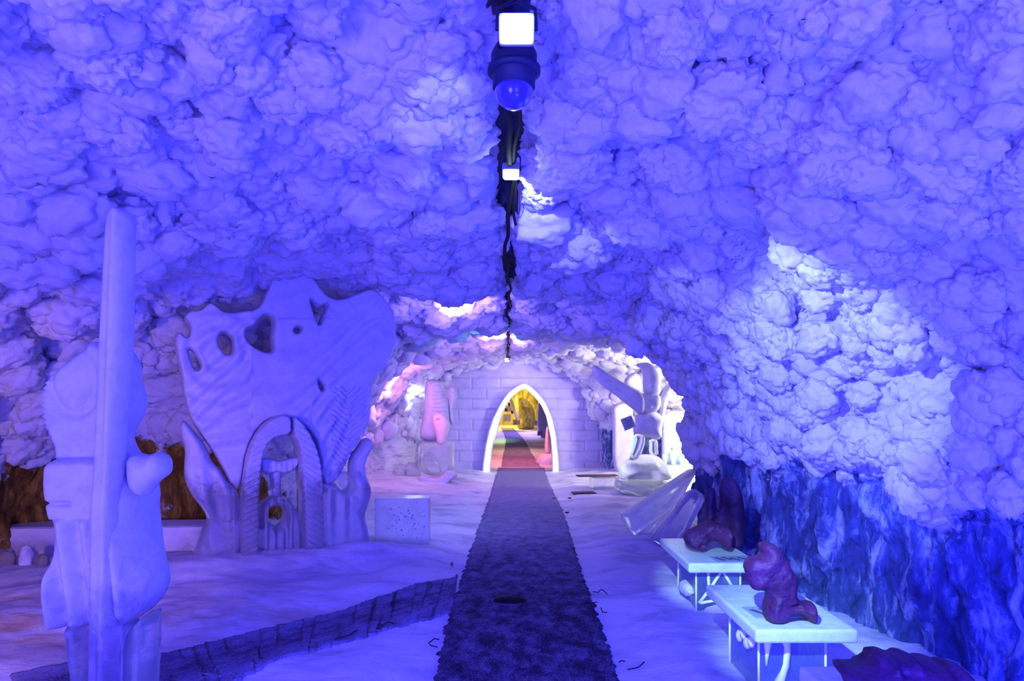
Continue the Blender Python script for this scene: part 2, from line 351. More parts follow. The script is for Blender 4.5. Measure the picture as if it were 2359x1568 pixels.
# ------------------------------------------------------------------ floor
def mound(x, y, cx, cy, rx, ry, h, rot=0):
    c, s = math.cos(rot), math.sin(rot); u = ((x-cx)*c+(y-cy)*s)/rx; v = (-(x-cx)*s+(y-cy)*c)/ry
    return h*np.exp(-(u*u+v*v))
PL = [(985, 1600), (995, 1568), (1030, 1415), (1060, 1330), (1100, 1215), (1128, 1140), (1143, 1090), (1148, 1078)]
PR = [(1440, 1600), (1430, 1568), (1405, 1480), (1365, 1380), (1335, 1290), (1300, 1180), (1270, 1120), (1258, 1090), (1255, 1078)]
pL = [G(*p) for p in PL]; pR = [G(*p) for p in PR]
pLy, pLx = [p[1] for p in pL], [p[0] for p in pL]; pRy, pRx = [p[1] for p in pR], [p[0] for p in pR]
def pathL(y): return np.interp(y, pLy, pLx)
def pathR(y): return np.interp(y, pRy, pRx)
def floorz(x, y):
    x = np.asarray(x, float); y = np.asarray(y, float)
    dl = pathL(y)-x; dr = x-pathR(y)
    off = np.clip(np.maximum(dl, dr), 0, 3); base = .05*sst(.02, .5, off)
    p = V3(x.ravel(), y.ravel(), x.ravel()*0)
    n = (fbm(p*np.array([1.3, 1.8, 1]), 15, 4).reshape(x.shape)-.5)*.12*sst(.1, .9, off)+(fbm(p*7, 17, 3).reshape(x.shape)-.5)*.03*sst(.02, .2, off)
    m = mound(x, y, -2.7, 6.35, 1.5, .55, .13, .45)+mound(x, y, -1.45, 6.9, .45, .3, .08)+mound(x, y, 1.9, 5.6, .5, .6, .03)
    m = m+.22*sst(1.0, 3.0, dl)*sst(9, 13, y)*0+.12*sst(.5, 2.2, np.maximum(dl, dr))*sst(10, 15, y)
    # the side track on the left is trodden flat
    tr = np.exp(-((y-trackc(x))/.5)**2)*(x < pathL(y)+.1)
    rise = .055*np.clip(y-18, 0, 30)
    return (base+n+m)*(1-.85*tr*(y < 7))*np.where(y > 17.5, .3, 1)+rise
tA = [G(1060, 1345), G(900, 1390), G(700, 1450), G(500, 1500), G(350, 1540), G(200, 1560), G(20, 1600)]
def trackc(x): return np.interp(x, [p[0] for p in tA[::-1]], [p[1] for p in tA[::-1]])
yy = np.concatenate([np.linspace(-3, 2.4, 30)[:-1], 2.4*np.exp(np.linspace(0, math.log(17.6/2.4), 330))])
xx = np.linspace(-6, 6, 420)
gx, gy = np.meshgrid(xx, yy); gz = floorz(gx, gy)
w = len(xx); r, c = np.meshgrid(np.arange(len(yy)-1), np.arange(w-1), indexing='ij'); i0 = (r*w+c).ravel()
dirt = np.exp(-((gy-4.9-.1*(gx+2))/.7)**2)*(gx < -.7)*.5+np.exp(-((gx+4)**2)/2-((gy-4.5)/1.6)**2)*.45
fl = mesh('floor', V3(gx.ravel(), gy.ravel(), gz.ravel()), np.stack([i0, i0+1, i0+w+1, i0+w], 1), M_snow, attrs={'dirt': dirt.ravel()}); tag(fl, kind='structure')

def ribbon(name, C0, C1, n, m, mat, snowy, lift=.018, label=None, cat=None, jag=.012, seed=3):
    """strip between two polylines, draped on the floor with frayed edges and a turned-down rim"""
    C0, C1 = np.array(C0, float), np.array(C1, float)
    def res(C, n):
        d = np.concatenate([[0], np.cumsum(np.hypot(*np.diff(C, axis=0).T))]); t = np.linspace(0, d[-1], n)
        return np.stack([np.interp(t, d, C[:, 0]), np.interp(t, d, C[:, 1])], 1), t
    A, ta = res(C0, n); B, tb = res(C1, n)
    rg = np.random.default_rng(seed); A += rg.normal(0, jag, A.shape)*np.array([1, .3]); B += rg.normal(0, jag, B.shape)*np.array([1, .3])
    u = np.linspace(0, 1, m); X = A[:, None, 0]*(1-u)+B[:, None, 0]*u; Y = A[:, None, 1]*(1-u)+B[:, None, 1]*u
    Z = floorz(X, Y); Zs = Z.copy()
    for _ in range(3): Z[1:-1, 1:-1] = np.maximum((Z[:-2, 1:-1]+Z[2:, 1:-1]+Z[1:-1, :-2]+Z[1:-1, 2:])/4, Zs[1:-1, 1:-1])
    Z = Z+lift
    Z[:, 0] -= lift+.02; Z[:, -1] -= lift+.02; Z[0, :] -= lift+.02; Z[-1, :] -= lift+.02
    al = np.repeat(ta[:, None], m, 1); wd = np.hypot(*(A-B).T).mean(); ac = np.repeat((u*wd)[None, :], n, 0)
    sn = snowy(X, Y, np.repeat(u[None, :], n, 0))
    r, c = np.meshgrid(np.arange(n-1), np.arange(m-1), indexing='ij'); i0 = (r*m+c).ravel(); Fq = np.stack([i0, i0+1, i0+m+1, i0+m], 1)
    a = np.array([X[1, 0]-X[0, 0], Y[1, 0]-Y[0, 0]]); b = np.array([X[0, 1]-X[0, 0], Y[0, 1]-Y[0, 0]])
    if a[0]*b[1]-a[1]*b[0] > 0: Fq = Fq[:, ::-1]
    o = mesh(name, V3(X.ravel(), Y.ravel(), Z.ravel()), Fq, mat, origin=(X.mean(), Y.mean(), 0), attrs={'snowy': sn.ravel(), 'along': al.ravel(), 'across': ac.ravel()})
    return tag(o, label, cat)
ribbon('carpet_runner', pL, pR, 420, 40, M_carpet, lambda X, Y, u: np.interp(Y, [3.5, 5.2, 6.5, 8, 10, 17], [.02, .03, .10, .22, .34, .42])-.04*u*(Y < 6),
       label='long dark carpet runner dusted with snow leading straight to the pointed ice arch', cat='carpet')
up = [G(1062, 1322), G(1040, 1332), G(960, 1350), G(800, 1405), G(600, 1455), G(420, 1500), G(340, 1515), G(200, 1530), G(20, 1560)]
dn = [G(1034, 1412), G(1028, 1417), G(900, 1462), G(760, 1510), G(640, 1552), G(560, 1590), G(480, 1625), G(300, 1690), G(100, 1720)]
ribbon('side_carpet', up, dn, 160, 40, M_carpet, lambda X, Y, u: .12+.16*np.abs(u-.45)*2-.0*X, .012,
       'dark snow-dusted side carpet branching off left in front of the carved ice throne', 'carpet', seed=8)

# ------------------------------------------------------------------ relief builder (outlines given their own distance, size and thickness)
def chaikin(P, n=2):
    P = np.array(P, float)
    for _ in range(n):
        Q = np.roll(P, -1, 0); P = np.stack([.75*P+.25*Q, .25*P+.75*Q], 1).reshape(-1, 2)
    return P
def seg_dist(pts, poly):
    d = np.full(len(pts), 1e9); A = poly; B = np.roll(poly, -1, 0)
    for a, b in zip(A, B):
        ab = b-a; t = np.clip(((pts-a)@ab)/(ab@ab+1e-12), 0, 1); q = a+t[:, None]*ab-pts
        np.minimum(d, (q*q).sum(1), out=d)
    return np.sqrt(d)
def inside(pts, poly):
    c = np.zeros(len(pts), bool); A = poly; B = np.roll(poly, -1, 0); x, y = pts[:, 0], pts[:, 1]
    for a, b in zip(A, B):
        k = ((a[1] > y) != (b[1] > y)); 
        if a[1] != b[1]: c ^= k & (x < (b[0]-a[0])*(y-a[1])/(b[1]-a[1])+a[0])
    return c
def relief(name, poly, Y0, thick, bevel, mat, parent=None, holes=(), k=0.0, res=.012, smooth=2, noise=0, ns=6, carve=None, dY=0.0, origin=None, lean=0.0, back=None):
    """poly in photo pixels, seen on the upright plane Y = Y0 + k*X (+lean*Z)"""
    Y0 = Y0+dY
    def toplane(P):
        P = np.array(P, float); dx = (P[:, 0]-CX)/F; dz = (HY-P[:, 1])/F
        Y = (Y0+lean*H)/(1-k*dx-lean*dz); return np.stack([dx*Y*math.sqrt(1+k*k), H+dz*Y], 1)
    rings = [toplane(chaikin(poly, smooth) if smooth else poly)]+[toplane(chaikin(h, smooth) if smooth else h) for h in holes]
    mn, mx = rings[0].min(0)-res, rings[0].max(0)+res
    gu = np.arange(mn[0], mx[0]+res, res); gv = np.arange(mn[1], mx[1]+res, res)
    U, Vv = np.meshgrid(gu, gv); pts = np.stack([U.ravel(), Vv.ravel()], 1)
    d = np.full(len(pts), 1e9); ins = inside(pts, rings[0])
    for i, rg_ in enumerate(rings):
        d = np.minimum(d, seg_dist(pts, rg_))
        if i: ins &= ~inside(pts, rg_)
    sd = np.where(ins, d, -d); W = len(gu); Hn = len(gv); S = sd.reshape(Hn, W)
    cs = (S[:-1, :-1]+S[1:, :-1]+S[:-1, 1:]+S[1:, 1:])/4; keep = cs > 0
    gyy, gxx = np.gradient(S, res); gm = np.hypot(gxx, gyy)+1e-6
    used = np.zeros((Hn, W), bool); used[:-1, :-1] |= keep; used[1:, :-1] |= keep; used[:-1, 1:] |= keep; used[1:, 1:] |= keep
    allin = np.ones((Hn, W), bool)
    kp = np.zeros((Hn+1, W+1), bool); kp[1:-1, 1:-1] = keep
    full = kp[:-1, :-1] & kp[1:, :-1] & kp[:-1, 1:] & kp[1:, 1:]
    bd = used & ~full
    sh = np.where(bd, -S/gm, 0); sh = np.clip(sh, -res, res)
    U2 = U+gxx/gm*sh; V2 = Vv+gyy/gm*sh; D = np.where(bd, 0, np.clip(S, 0, None))
    t = thick/2*np.sqrt(np.clip(1-(1-np.clip(D/bevel, 0, 1))**2, 0, 1))
    q = V3(U2.ravel(), V2.ravel(), U2.ravel()*0)
    if noise: t = t*(1+0*t)+(np.where(bd, 0, 1)*noise*(fbm(q*ns+hash_s(name), 21, 4)-.5).reshape(Hn, W)*np.clip(D/bevel*2, 0, 1))
    tf = t.copy()
    xw = U2/math.sqrt(1+k*k); Yw = (Y0+k*xw+lean*V2)
    if carve is not None:
        px = CX+xw/Yw*F; py = HY-(V2-H)/Yw*F; tf = tf+np.where(bd, 0, 1)*carve(px, py, D)*np.clip(D/(bevel*.5), 0, 1)
    idf = -np.ones((Hn, W), int); idx = np.argwhere(used); idf[used] = np.arange(len(idx)); nf = len(idx)
    idb = idf.copy(); inn = used & ~bd; idb[inn] = nf+np.arange(inn.sum())
    nx, ny = (k/math.sqrt(1+k*k), -1/math.sqrt(1+k*k))
    def pos(sel, tt): return V3((xw+nx*tt)[sel], (Yw+ny*tt)[sel], V2[sel])
    Vt = np.concatenate([pos(used, tf), pos(inn, -(t if back is None else t*back))])
    kr, kc = np.nonzero(keep)
    a, b, c2, d2 = idf[kr, kc], idf[kr, kc+1], idf[kr+1, kc+1], idf[kr+1, kc]
    Ff = np.stack([a, b, c2, d2], 1); a, b, c2, d2 = idb[kr, kc], idb[kr, kc+1], idb[kr+1, kc+1], idb[kr+1, kc]
    Fb = np.stack([d2, c2, b, a], 1)
    if parent is None and origin is None: origin = (Vt[:, 0].mean(), Vt[:, 1].mean(), Vt[:, 2].min())
    return mesh(name, Vt, np.concatenate([Ff, Fb]), mat, parent, origin=origin)
def hash_s(s): return (sum(ord(c)*(i+3) for i, c in enumerate(s)) % 97)*1.37
def box(name, c, size, mat, parent=None, bev=.01, rotz=0, rotx=0, roty=0, seg=2, origin=None, smooth=True):
    import bmesh
    bm = bmesh.new(); bmesh.ops.create_cube(bm, size=1)
    for v in bm.verts: v.co = Vector((v.co.x*size[0], v.co.y*size[1], v.co.z*size[2]))
    if bev: bmesh.ops.bevel(bm, geom=list(bm.edges), offset=bev, segments=seg, profile=.6, affect='EDGES')
    from mathutils import Euler
    R = Euler((rotx, roty, rotz)).to_matrix()
    for v in bm.verts: v.co = R@v.co+Vector(c)
    V = [tuple(v.co) for v in bm.verts]; bm.verts.ensure_lookup_table()
    Fc = [[v.index for v in f.verts] for f in bm.faces]; bm.free()
    o = mesh(name, V, Fc, mat, parent, smooth=False, origin=origin if origin is not None or parent is not None else (c[0], c[1], min(v[2] for v in V)))
    return o
def tube(name, pts, rad, mat, parent=None, seg=10, origin=None):
    pts = [Vector(p) for p in pts]; n = len(pts); rads = rad if isinstance(rad, (list, tuple)) else [rad]*n
    V = []; Fc = []; up = Vector((0, 0, 1))
    for i, p in enumerate(pts):
        d = (pts[min(i+1, n-1)]-pts[max(i-1, 0)]).normalized()
        s = d.cross(up if abs(d.z) < .95 else Vector((0, 1, 0))).normalized(); t = s.cross(d)
        for j in range(seg):
            a = 2*math.pi*j/seg; V.append(tuple(p+s*math.cos(a)*rads[i]+t*math.sin(a)*rads[i]))
    for i in range(n-1):
        for j in range(seg):
            Fc.append((i*seg+j, (i+1)*seg+j, (i+1)*seg+(j+1) % seg, i*seg+(j+1) % seg))
    Fc.append(tuple(range(seg))); Fc.append(tuple(range((n-1)*seg, n*seg))[::-1])
    return mesh(name, V, Fc, mat, parent, origin=origin if origin is not None or parent is not None else tuple(pts[0]))
def lathe(name, prof, c, mat, parent=None, seg=32, axis='Z', sq=1.0, noise=0, origin=None):
    """prof: (radius, height) pairs"""
    V = []; Fc = []; n = len(prof)
    for r_, h_ in prof:
        for j in range(seg):
            a = 2*math.pi*j/seg; x, y = r_*math.cos(a), r_*math.sin(a)*sq
            V.append((c[0]+x, c[1]+y, c[2]+h_) if axis == 'Z' else (c[0]+x, c[1]-h_, c[2]+y))
    V = np.array(V)
    if noise: V += (fbm(V*3+5, 33, 3)-.5)[:, None]*noise*np.array([1, 1, .6])
    for i in range(n-1):
        for j in range(seg): Fc.append((i*seg+j, i*seg+(j+1) % seg, (i+1)*seg+(j+1) % seg, (i+1)*seg+j))
    Fc.append(tuple(range(seg))[::-1]); Fc.append(tuple(range((n-1)*seg, n*seg)))
    return mesh(name, V, Fc, mat, parent, origin=origin if origin is not None or parent is not None else c)
def Z1(pts): return [(p[0]*.7062, 460+p[1]*.7062) for p in pts]
def Z2(pts): return [(380+p[0]*.4719, 620+p[1]*.4719) for p in pts]
def Z3(pts): return [(820+p[0]*.22956, 780+p[1]*.22956) for p in pts]
def Z4(pts): return [(1040+p[0]*.19129, 820+p[1]*.19129) for p in pts]
def Z5(pts): return [(1320+p[0]*.3189, 780+p[1]*.3189) for p in pts]
def Z6(pts): return [(1400+p[0]*.34945, 1020+p[1]*.34945) for p in pts]
def Z7(pts): return [(1800+p[0]*.23696, 1400+p[1]*.23696) for p in pts]

# ------------------------------------------------------------------ left foreground sculpture
YF = 3.3
fig = thing('ice_sculpture', ((270-CX)/F*YF, YF, floorz(-2, YF).item()), 'tall hooded ice figure with a long mast and one raised arm at far left', 'ice sculpture')
def cv_hood(px, py, d):
    r = np.hypot((px-225)/1.0, (py-880)/1.35); return -.02*np.exp(-((r-55)/7)**2)+.012*np.sin(py*.5)*(np.exp(-((px-150)/14)**2))
relief('hood', Z1([(345, 455), (300, 500), (262, 528), (215, 568), (190, 620), (184, 665), (190, 722), (215, 770), (236, 812), (228, 860), (436, 860), (432, 830), (412, 800), (404, 766), (428, 728), (449, 665), (440, 610), (428, 570), (428, 530), (414, 505), (405, 480)]),
       YF, .34, .06, M_ice_fig, fig, res=.009, noise=.05, ns=8, carve=cv_hood, dY=.02)
def cv_torso(px, py, d):
    a = -.02*np.exp(-((py-1146)/4)**2)*(px < 225)
    lines = -.014*(np.sin((px-270)*.55) > .2)*((px > 270) & (px < 312) & (py > 1120) & (py < 1260))
    gl = -.012*(np.sin(px*.33)*np.sin(py*.42) > .25)*((px > 272) & (px < 322) & (py > 1262) & (py < 1300))
    fold = .02*np.sin((px-py*.12)*.12)*((py > 1180))
    return 1.8*(a+lines+gl+fold)
relief('torso', Z1([(216, 835), (300, 822), (436, 830), (478, 960), (472, 1010), (482, 1100), (492, 1160), (511, 1230), (508, 1300), (470, 1352), (438, 1374), (385, 1362), (300, 1366), (232, 1376), (217, 1350), (218, 1260), (222, 1200), (240, 1150), (238, 1060), (218, 980), (212, 900)]),
       YF, .42, .05, M_ice_fig, fig, res=.009, noise=.03, ns=5, carve=cv_torso)
relief('arm', Z1([(425, 840), (455, 822), (490, 834), (520, 818), (548, 838), (553, 870), (548, 900), (520, 915), (500, 940), (480, 968), (455, 960), (430, 930)]), YF, .22, .08, M_ice_fig, fig, res=.008, noise=.02, dY=-.08)
relief('mast', Z1([(364, 30), (425, 30), (427, 120), (424, 320), (418, 520), (402, 700), (392, 860), (380, 1000), (380, 1300), (384, 1650), (384, 1712), (306, 1712), (308, 1500), (312, 1200), (316, 1000), (326, 860), (336, 600), (344, 420), (354, 240)]),
       YF, .16, .03, M_ice_fig, fig, res=.008, dY=-.20, noise=.008, carve=lambda px, py, d: .012*np.exp(-((px-(285-.03*(py-500)))/6)**2))
relief('leg', Z1([(232, 1365), (312, 1362), (314, 1712), (285, 1712), (262, 1560), (245, 1450)]), YF, .24, .05, M_ice_fig, fig, res=.009, noise=.04, ns=10)
relief('leg', Z1([(384, 1362), (444, 1366), (426, 1440), (420, 1600), (424, 1712), (384, 1712)]), YF, .22, .04, M_ice_fig, fig, res=.009, noise=.04, ns=10, dY=-.02)
relief('support_block', Z1([(430, 1400), (446, 1378), (498, 1335), (502, 1345), (498, 1500), (490, 1712), (422, 1712), (424, 1500)]), YF, .22, .02, M_ice_clear, fig, res=.009, smooth=1, dY=.06)

# ------------------------------------------------------------------ big carved throne
k0 = .52
YT = 7.0+k0*1.9
thr = thing('carved_throne', (-2.2, YT-k0*2.2, .05), 'big carved ice throne with flaring frosted crown, feathered arch and window, left of the path', 'ice sculpture')
def R2(name, pts, th_, bev, **kw):
    kw['holes'] = [Z2(h) for h in kw.get('holes', ())]; kw.setdefault('res', .012); return relief(name, Z2(pts), YT+kw.pop('off', 0), th_, bev, kw.pop('mat', M_ice_throne), thr, k=k0, **kw)
def cv_crown(px, py, d):
    x, y = (px-380)/.4719, (py-620)/.4719
    a = .02*np.sin((x*.6+y)*.05+3*np.sin(x*.012+y*.006))*(y > 250)
    ft = .02*np.sign(np.sin((y+abs(x-870)*.9)*.22))*((x > 800) & (x < 960) & (y > 580) & (y < 950))
    flame = .02*np.sin((x-.5*(900-y))*.09)*((x > 700) & (x < 880) & (y > 620) & (y < 1000))
    sw = .015*np.sin(np.hypot(x-250, y-420)*.08)*((x < 420) & (y < 900))
    return a+ft+flame+sw
R2('crown_panel', [(85, 240), (120, 205), (170, 205), (210, 165), (245, 175), (290, 215), (370, 210), (445, 200), (480, 130), (515, 40), (560, 30), (700, 20), (760, 120), (830, 160), (930, 120), (1010, 90), (1100, 200), (1120, 330), (1085, 470), (1010, 525), (998, 600), (992, 720), (960, 800), (905, 880), (880, 940), (850, 1000), (815, 1040), (755, 1060), (740, 860), (690, 780), (620, 730), (520, 720), (440, 780), (395, 880), (375, 1000), (360, 1085), (310, 1050), (270, 950), (225, 880), (180, 815), (125, 735), (92, 640), (75, 500), (40, 360), (50, 315), (80, 305), (110, 345), (125, 290)],
   .34, .035, holes=[[(262, 318), (300, 315), (330, 350), (322, 410), (295, 420), (262, 380)], [(385, 300), (430, 290), (470, 235), (500, 225), (524, 260), (512, 330), (522, 400), (490, 410), (440, 385), (400, 360)], [(618, 300), (650, 288), (655, 300), (632, 320)], [(738, 535), (750, 560), (768, 575), (762, 595), (745, 585)], [(112, 385), (150, 420), (178, 480), (150, 500), (125, 440)], [(695, 140), (735, 200), (790, 170), (760, 230), (740, 290), (722, 230)]],
   noise=.05, ns=4, carve=cv_crown)
def cv_fig(px, py, d):
    x, y = (px-380)/.4719, (py-620)/.4719
    dia = -.02*((np.abs(((y-1200)/45) % 1-.5)*2 < np.abs((x-302)/22)))*((np.abs(x-302) < 22) & (y > 1195) & (y < 1385))
    ln = -.012*(np.sin(x*.28) > .5)*((x > 320) & (x < 355))+.02*np.sin((x-.15*y)*.06)
    band = -.012*(np.sin(y*.35) > .3)*((y > 915) & (y < 960))+-.01*(np.sin(x*.3) > .2)*((y > 865) & (y < 905))
    return dia+ln+band
R2('left_figure', [(68, 760), (88, 732), (115, 755), (150, 800), (200, 860), (232, 945), (262, 965), (310, 1040), (368, 1080), (368, 1500), (250, 1545), (120, 1510), (128, 1420), (160, 1310), (195, 1235), (205, 1205), (180, 1165), (130, 1105), (95, 1030), (92, 960), (100, 880), (78, 820)], .36, .06, carve=cv_fig, noise=.03, off=-.04)
def cv_feather(cx0, w_, sgn):
    def f(px, py, d):
        x, y = (px-380)/.4719, (py-620)/.4719
        return .04*np.abs(np.sin((y+sgn*(x-cx0)*.8)*.11))**.6
    return f
R2('left_arch_rib', [(357, 1530), (357, 1300), (362, 1080), (375, 970), (398, 870), (440, 775), (520, 715), (606, 700), (606, 812), (530, 812), (492, 850), (470, 910), (458, 1000), (452, 1150), (452, 1500)], .46, .03, carve=cv_feather(405, 90, .6), off=-.08, smooth=1)
R2('right_arch_rib', [(606, 700), (660, 745), (705, 810), (740, 900), (755, 1000), (762, 1200), (762, 1440), (664, 1450), (655, 1200), (648, 1000), (640, 890), (625, 835), (606, 812)], .46, .03, carve=cv_feather(705, 90, -.8), off=-.08, smooth=1)
R2('hooded_gown', [(452, 1480), (452, 1160), (475, 1125), (520, 1100), (570, 1100), (615, 1125), (648, 1180), (664, 1300), (666, 1450), (600, 1475)], .40, .08, holes=[[(503, 1165), (530, 1150), (570, 1158), (575, 1190), (562, 1235), (545, 1252), (520, 1240), (502, 1210)]], off=-.04,
   carve=lambda px, py, d: .022*np.sin((px-380)/.4719*.16))
R2('post', [(508, 995), (500, 945), (540, 925), (590, 940), (572, 1000), (565, 1060), (578, 1085), (570, 1112), (505, 1112), (500, 1085), (512, 1060)], .2, .06, off=0)
R2('wing', [(462, 940), (470, 920), (520, 922), (550, 935), (600, 925), (655, 910), (660, 940), (625, 985), (580, 1000), (545, 985), (500, 1005), (470, 985)], .12, .03, off=-.12, carve=lambda px, py, d: .008*np.sin(px*.5))
R2('right_figure', [(755, 1050), (760, 1040), (832, 1038), (850, 1075), (885, 1085), (905, 1060), (893, 1000), (905, 905), (940, 870), (958, 835), (982, 818), (1006, 832), (1006, 870), (980, 915), (968, 955), (975, 1005), (998, 1050), (1000, 1090), (985, 1150), (966, 1190), (978, 1235), (995, 1320), (1014, 1385), (1005, 1402), (880, 1415), (755, 1440)],
   .36, .06, off=-.06, noise=.02, carve=lambda px, py, d: .016*np.sin((px-380)/.4719*.09)*(px < 800)-.015*np.exp(-((py-1120-(px-790)*.9)/5)**2)*(px > 780))
R2('leaf', [(828, 1000), (860, 985), (895, 990), (902, 1030), (890, 1075), (862, 1082), (838, 1060)], .06, .02, off=-.02, mat=M_ice_block)

# ice block and ledge behind
blk = thing('ice_block', (-1.25, 7.45, .05), 'clear square ice block with bubbles on the snow just right of the throne', 'ice block')
box('block', (-1.24, 7.42, .30), (.60, .30, .58), M_ice_block, blk, bev=.015, rotz=.05)
def bumpy_blob(name, c, r, mat, parent=None, amp=.3, ns=2.0, seed=1, seg=28, flat=0):
    V = []; Fc = []; nl = seg//2
    for i in range(nl+1):
        t = math.pi*i/nl
        for j in range(seg): a = 2*math.pi*j/seg; V.append((math.sin(t)*math.cos(a), math.sin(t)*math.sin(a), math.cos(t)))
    V = np.array(V); d = 1+amp*2*(fbm(V*ns+seed*5.1, seed, 3)-.5); V = V*d[:, None]
    if flat: V[:, 2] = np.maximum(V[:, 2], -flat)
    V = V*np.array(r)+np.array(c)
    for i in range(nl):
        for j in range(seg): Fc.append((i*seg+j, (i+1)*seg+j, (i+1)*seg+(j+1) % seg, i*seg+(j+1) % seg))
    return mesh(name, V, Fc, mat, parent, origin=None if parent else (c[0], c[1], V[:, 2].min()))
bv, bf, bo = [], [], 0
Vi, Fi = ico(2)
for _ in range(60):
    q = np.array([-1.24+rng.normal(.06, .13), 7.265, .36+rng.normal(0, .1)]); r_ = rng.uniform(.003, .011)
    q[0] = min(max(q[0], -1.5), -.98); q[2] = min(max(q[2], .1), .55); bv.append(Vi*r_*np.array([1, .5, 1])+q); bf.append(Fi+bo); bo += len(Vi)
tag(mesh('air_bubbles', np.concatenate(bv), np.concatenate(bf), M_ice_ped, blk), kind='stuff')
led = box('snow_ledge', (-4.35, 7.2, .14), (2.4, .5, .38), M_snow, bev=.05, rotz=.05); tag(led, 'low straight snow ledge along the left rock wall behind the hooded figure', 'ledge')
for i, (px, py, s, lb) in enumerate([(12, 1290, .12, 'rounded icy stone at the left edge below the rock wall'), (60, 1300, .10, 'narrow pale icy stone standing below the left rock wall'), (98, 1298, .075, 'dark icy stone in the middle of the row below the left wall'), (136, 1295, .08, 'icy stone nearest the hooded figure, below the left wall')]):
    Y = 6.35; X, _ = px2w(px, py, Y); z = floorz(X, Y).item()
    o = bumpy_blob('stone', (X, Y, z+s*.55), (s*(.8 if i != 1 else .55), s*.7, s*(.9 if i != 1 else 1.2)), [M_rockice, M_snow, M_rockice, M_rockice][i], seed=i+3); tag(o, lb, 'stone', 'icy stones below the left wall')

# ------------------------------------------------------------------ far left sculpture
YB = 14.0
fb = thing('ice_sculpture', ((1008-CX)/F*YB, YB, .05), 'pale horned skull sculpture on a clear ice cube, left of the pointed arch', 'ice sculpture')
relief('horned_body', Z3([(700, 430), (735, 405), (850, 415), (885, 480), (895, 530), (880, 560), (912, 600), (925, 680), (935, 780), (948, 860), (930, 950), (895, 1030), (640, 1035), (645, 900), (668, 800), (680, 640), (690, 520)]), YB, .5, .18, M_ice_far, fb, res=.02, noise=.06, ns=4,
       carve=lambda px, py, d: .03*np.sin(py*.7)*(px > 1000)*(py < 950))
relief('skull', Z3([(765, 770), (800, 742), (860, 745), (910, 790), (940, 850), (925, 950), (890, 1060), (850, 1085), (812, 1050), (800, 960), (768, 880)]), YB-.3, .3, .12, simple('pinkish_skull_ice', (.85, .62, .8), .4, bump=.2), fb, res=.016, noise=.03, carve=lambda px, py, d: -.05*np.exp(-(np.hypot(px-1011, py-968)/4)**2))
relief('side_horn', Z3([(935, 470), (990, 480), (1008, 540), (1000, 640), (960, 720), (985, 800), (975, 870), (945, 860), (930, 720), (925, 600)]), YB+.1, .2, .08, M_ice_far, fb, res=.02)
relief('base_cube', Z3([(630, 1090), (650, 1040), (720, 1030), (985, 1015), (992, 1060), (985, 1200), (990, 1330), (840, 1385), (650, 1350), (640, 1260)]), YB-.1, .75, .12, M_ice_clear, fb, res=.02, noise=.08, ns=3, holes=[Z3([(672, 1200), (720, 1180), (790, 1215), (835, 1290), (842, 1340), (760, 1345), (700, 1300)])], smooth=2)
relief('snow_foot', Z3([(625, 1390), (680, 1345), (760, 1385), (860, 1370), (900, 1330), (960, 1305), (1010, 1340), (1025, 1385), (960, 1410), (930, 1470), (850, 1465), (720, 1440), (640, 1430)]), YB-.55, .5, .06, M_snow, fb, res=.02)
for i, (px, py, rx, rz, lb) in enumerate([(922, 1092, .17, .16, 'blue boulder-like ice lump at left foot of the purple rock wall'), (950, 1086, .2, .19, 'rounded blue ice lump touching the cube of the horned sculpture')]):
    X, _ = px2w(px, py, 14.3); tag(bumpy_blob('ice_lump', (X, 14.3, .19), (rx*.95, .2, rz*1.2), M_ice_block, seed=i+11, amp=.3), lb, 'ice lump', 'blue ice lumps by the far left wall')

# ------------------------------------------------------------------ ice wall with pointed arch
YW = 16.5
def arch_in(): return Z4([(465, 1480), (470, 1400), (490, 1150), (505, 1050), (545, 960), (580, 800), (620, 680), (690, 540), (760, 460), (820, 415), (872, 388), (920, 412), (960, 450), (1030, 520), (1090, 600), (1140, 710), (1165, 850), (1195, 1000), (1208, 1200), (1210, 1400), (1210, 1480)])
def cv_blocks(px, py, d):
    row = np.floor((py-870)/24.0); fx = ((px+row*31.7) % 64)/64; fy = ((py-870) % 24)/24
    g = -.035*np.exp(-(np.minimum(fy, 1-fy)/.06)**2)-.025*np.exp(-(np.minimum(fx, 1-fx)/.02)**2)
    return g*(py > 862)+.012*np.sin(row*2.3+px*.02)
wl = relief('wall_back', [(900, 1125), (900, 700), (1480, 700), (1480, 1125)], YW+.25, .5, .02, M_ice_wall, holes=[arch_in()], res=.02, smooth=0, carve=cv_blocks)
tag(wl, kind='structure')
ar = thing('ice_arch', (.05, YW-.2, .0), 'glowing white pointed ice arch framing the opening at the end of the path', 'arch')
outer = Z4([(365, 1420), (372, 1300), (400, 1100), (440, 900), (490, 750), (590, 560), (690, 430), (800, 360), (868, 325), (930, 345), (1010, 410), (1120, 545), (1215, 740), (1262, 950), (1290, 1200), (1302, 1420)])
inner = Z4([(1208, 1420), (1206, 1200), (1193, 1000), (1163, 850), (1138, 712), (1088, 602), (1028, 522), (958, 452), (918, 414), (872, 390), (822, 417), (762, 462), (692, 542), (622, 682), (582, 802), (547, 962), (507, 1052), (492, 1150), (472, 1400), (466, 1420)])
relief('arch_rim', outer+inner, YW-.08, .34, .05, M_arch, ar, res=.016, smooth=0)
ii = inner[::-1]; sm = [((p[0]+0*0), p[1]) for p in ii]
def strip_pts(Y, shr):
    out = []
    cxm = 1206
    for p in sm:
        q = (p[0]+(5 if p[0] < cxm else -5)*shr, p[1]+3*shr*(1 if p[1] < 960 else 0)); X, Z = px2w(q[0], q[1], Y); out.append((X, Y, Z))
    return out
oa, ia = np.array(outer), np.array(inner[::-1])
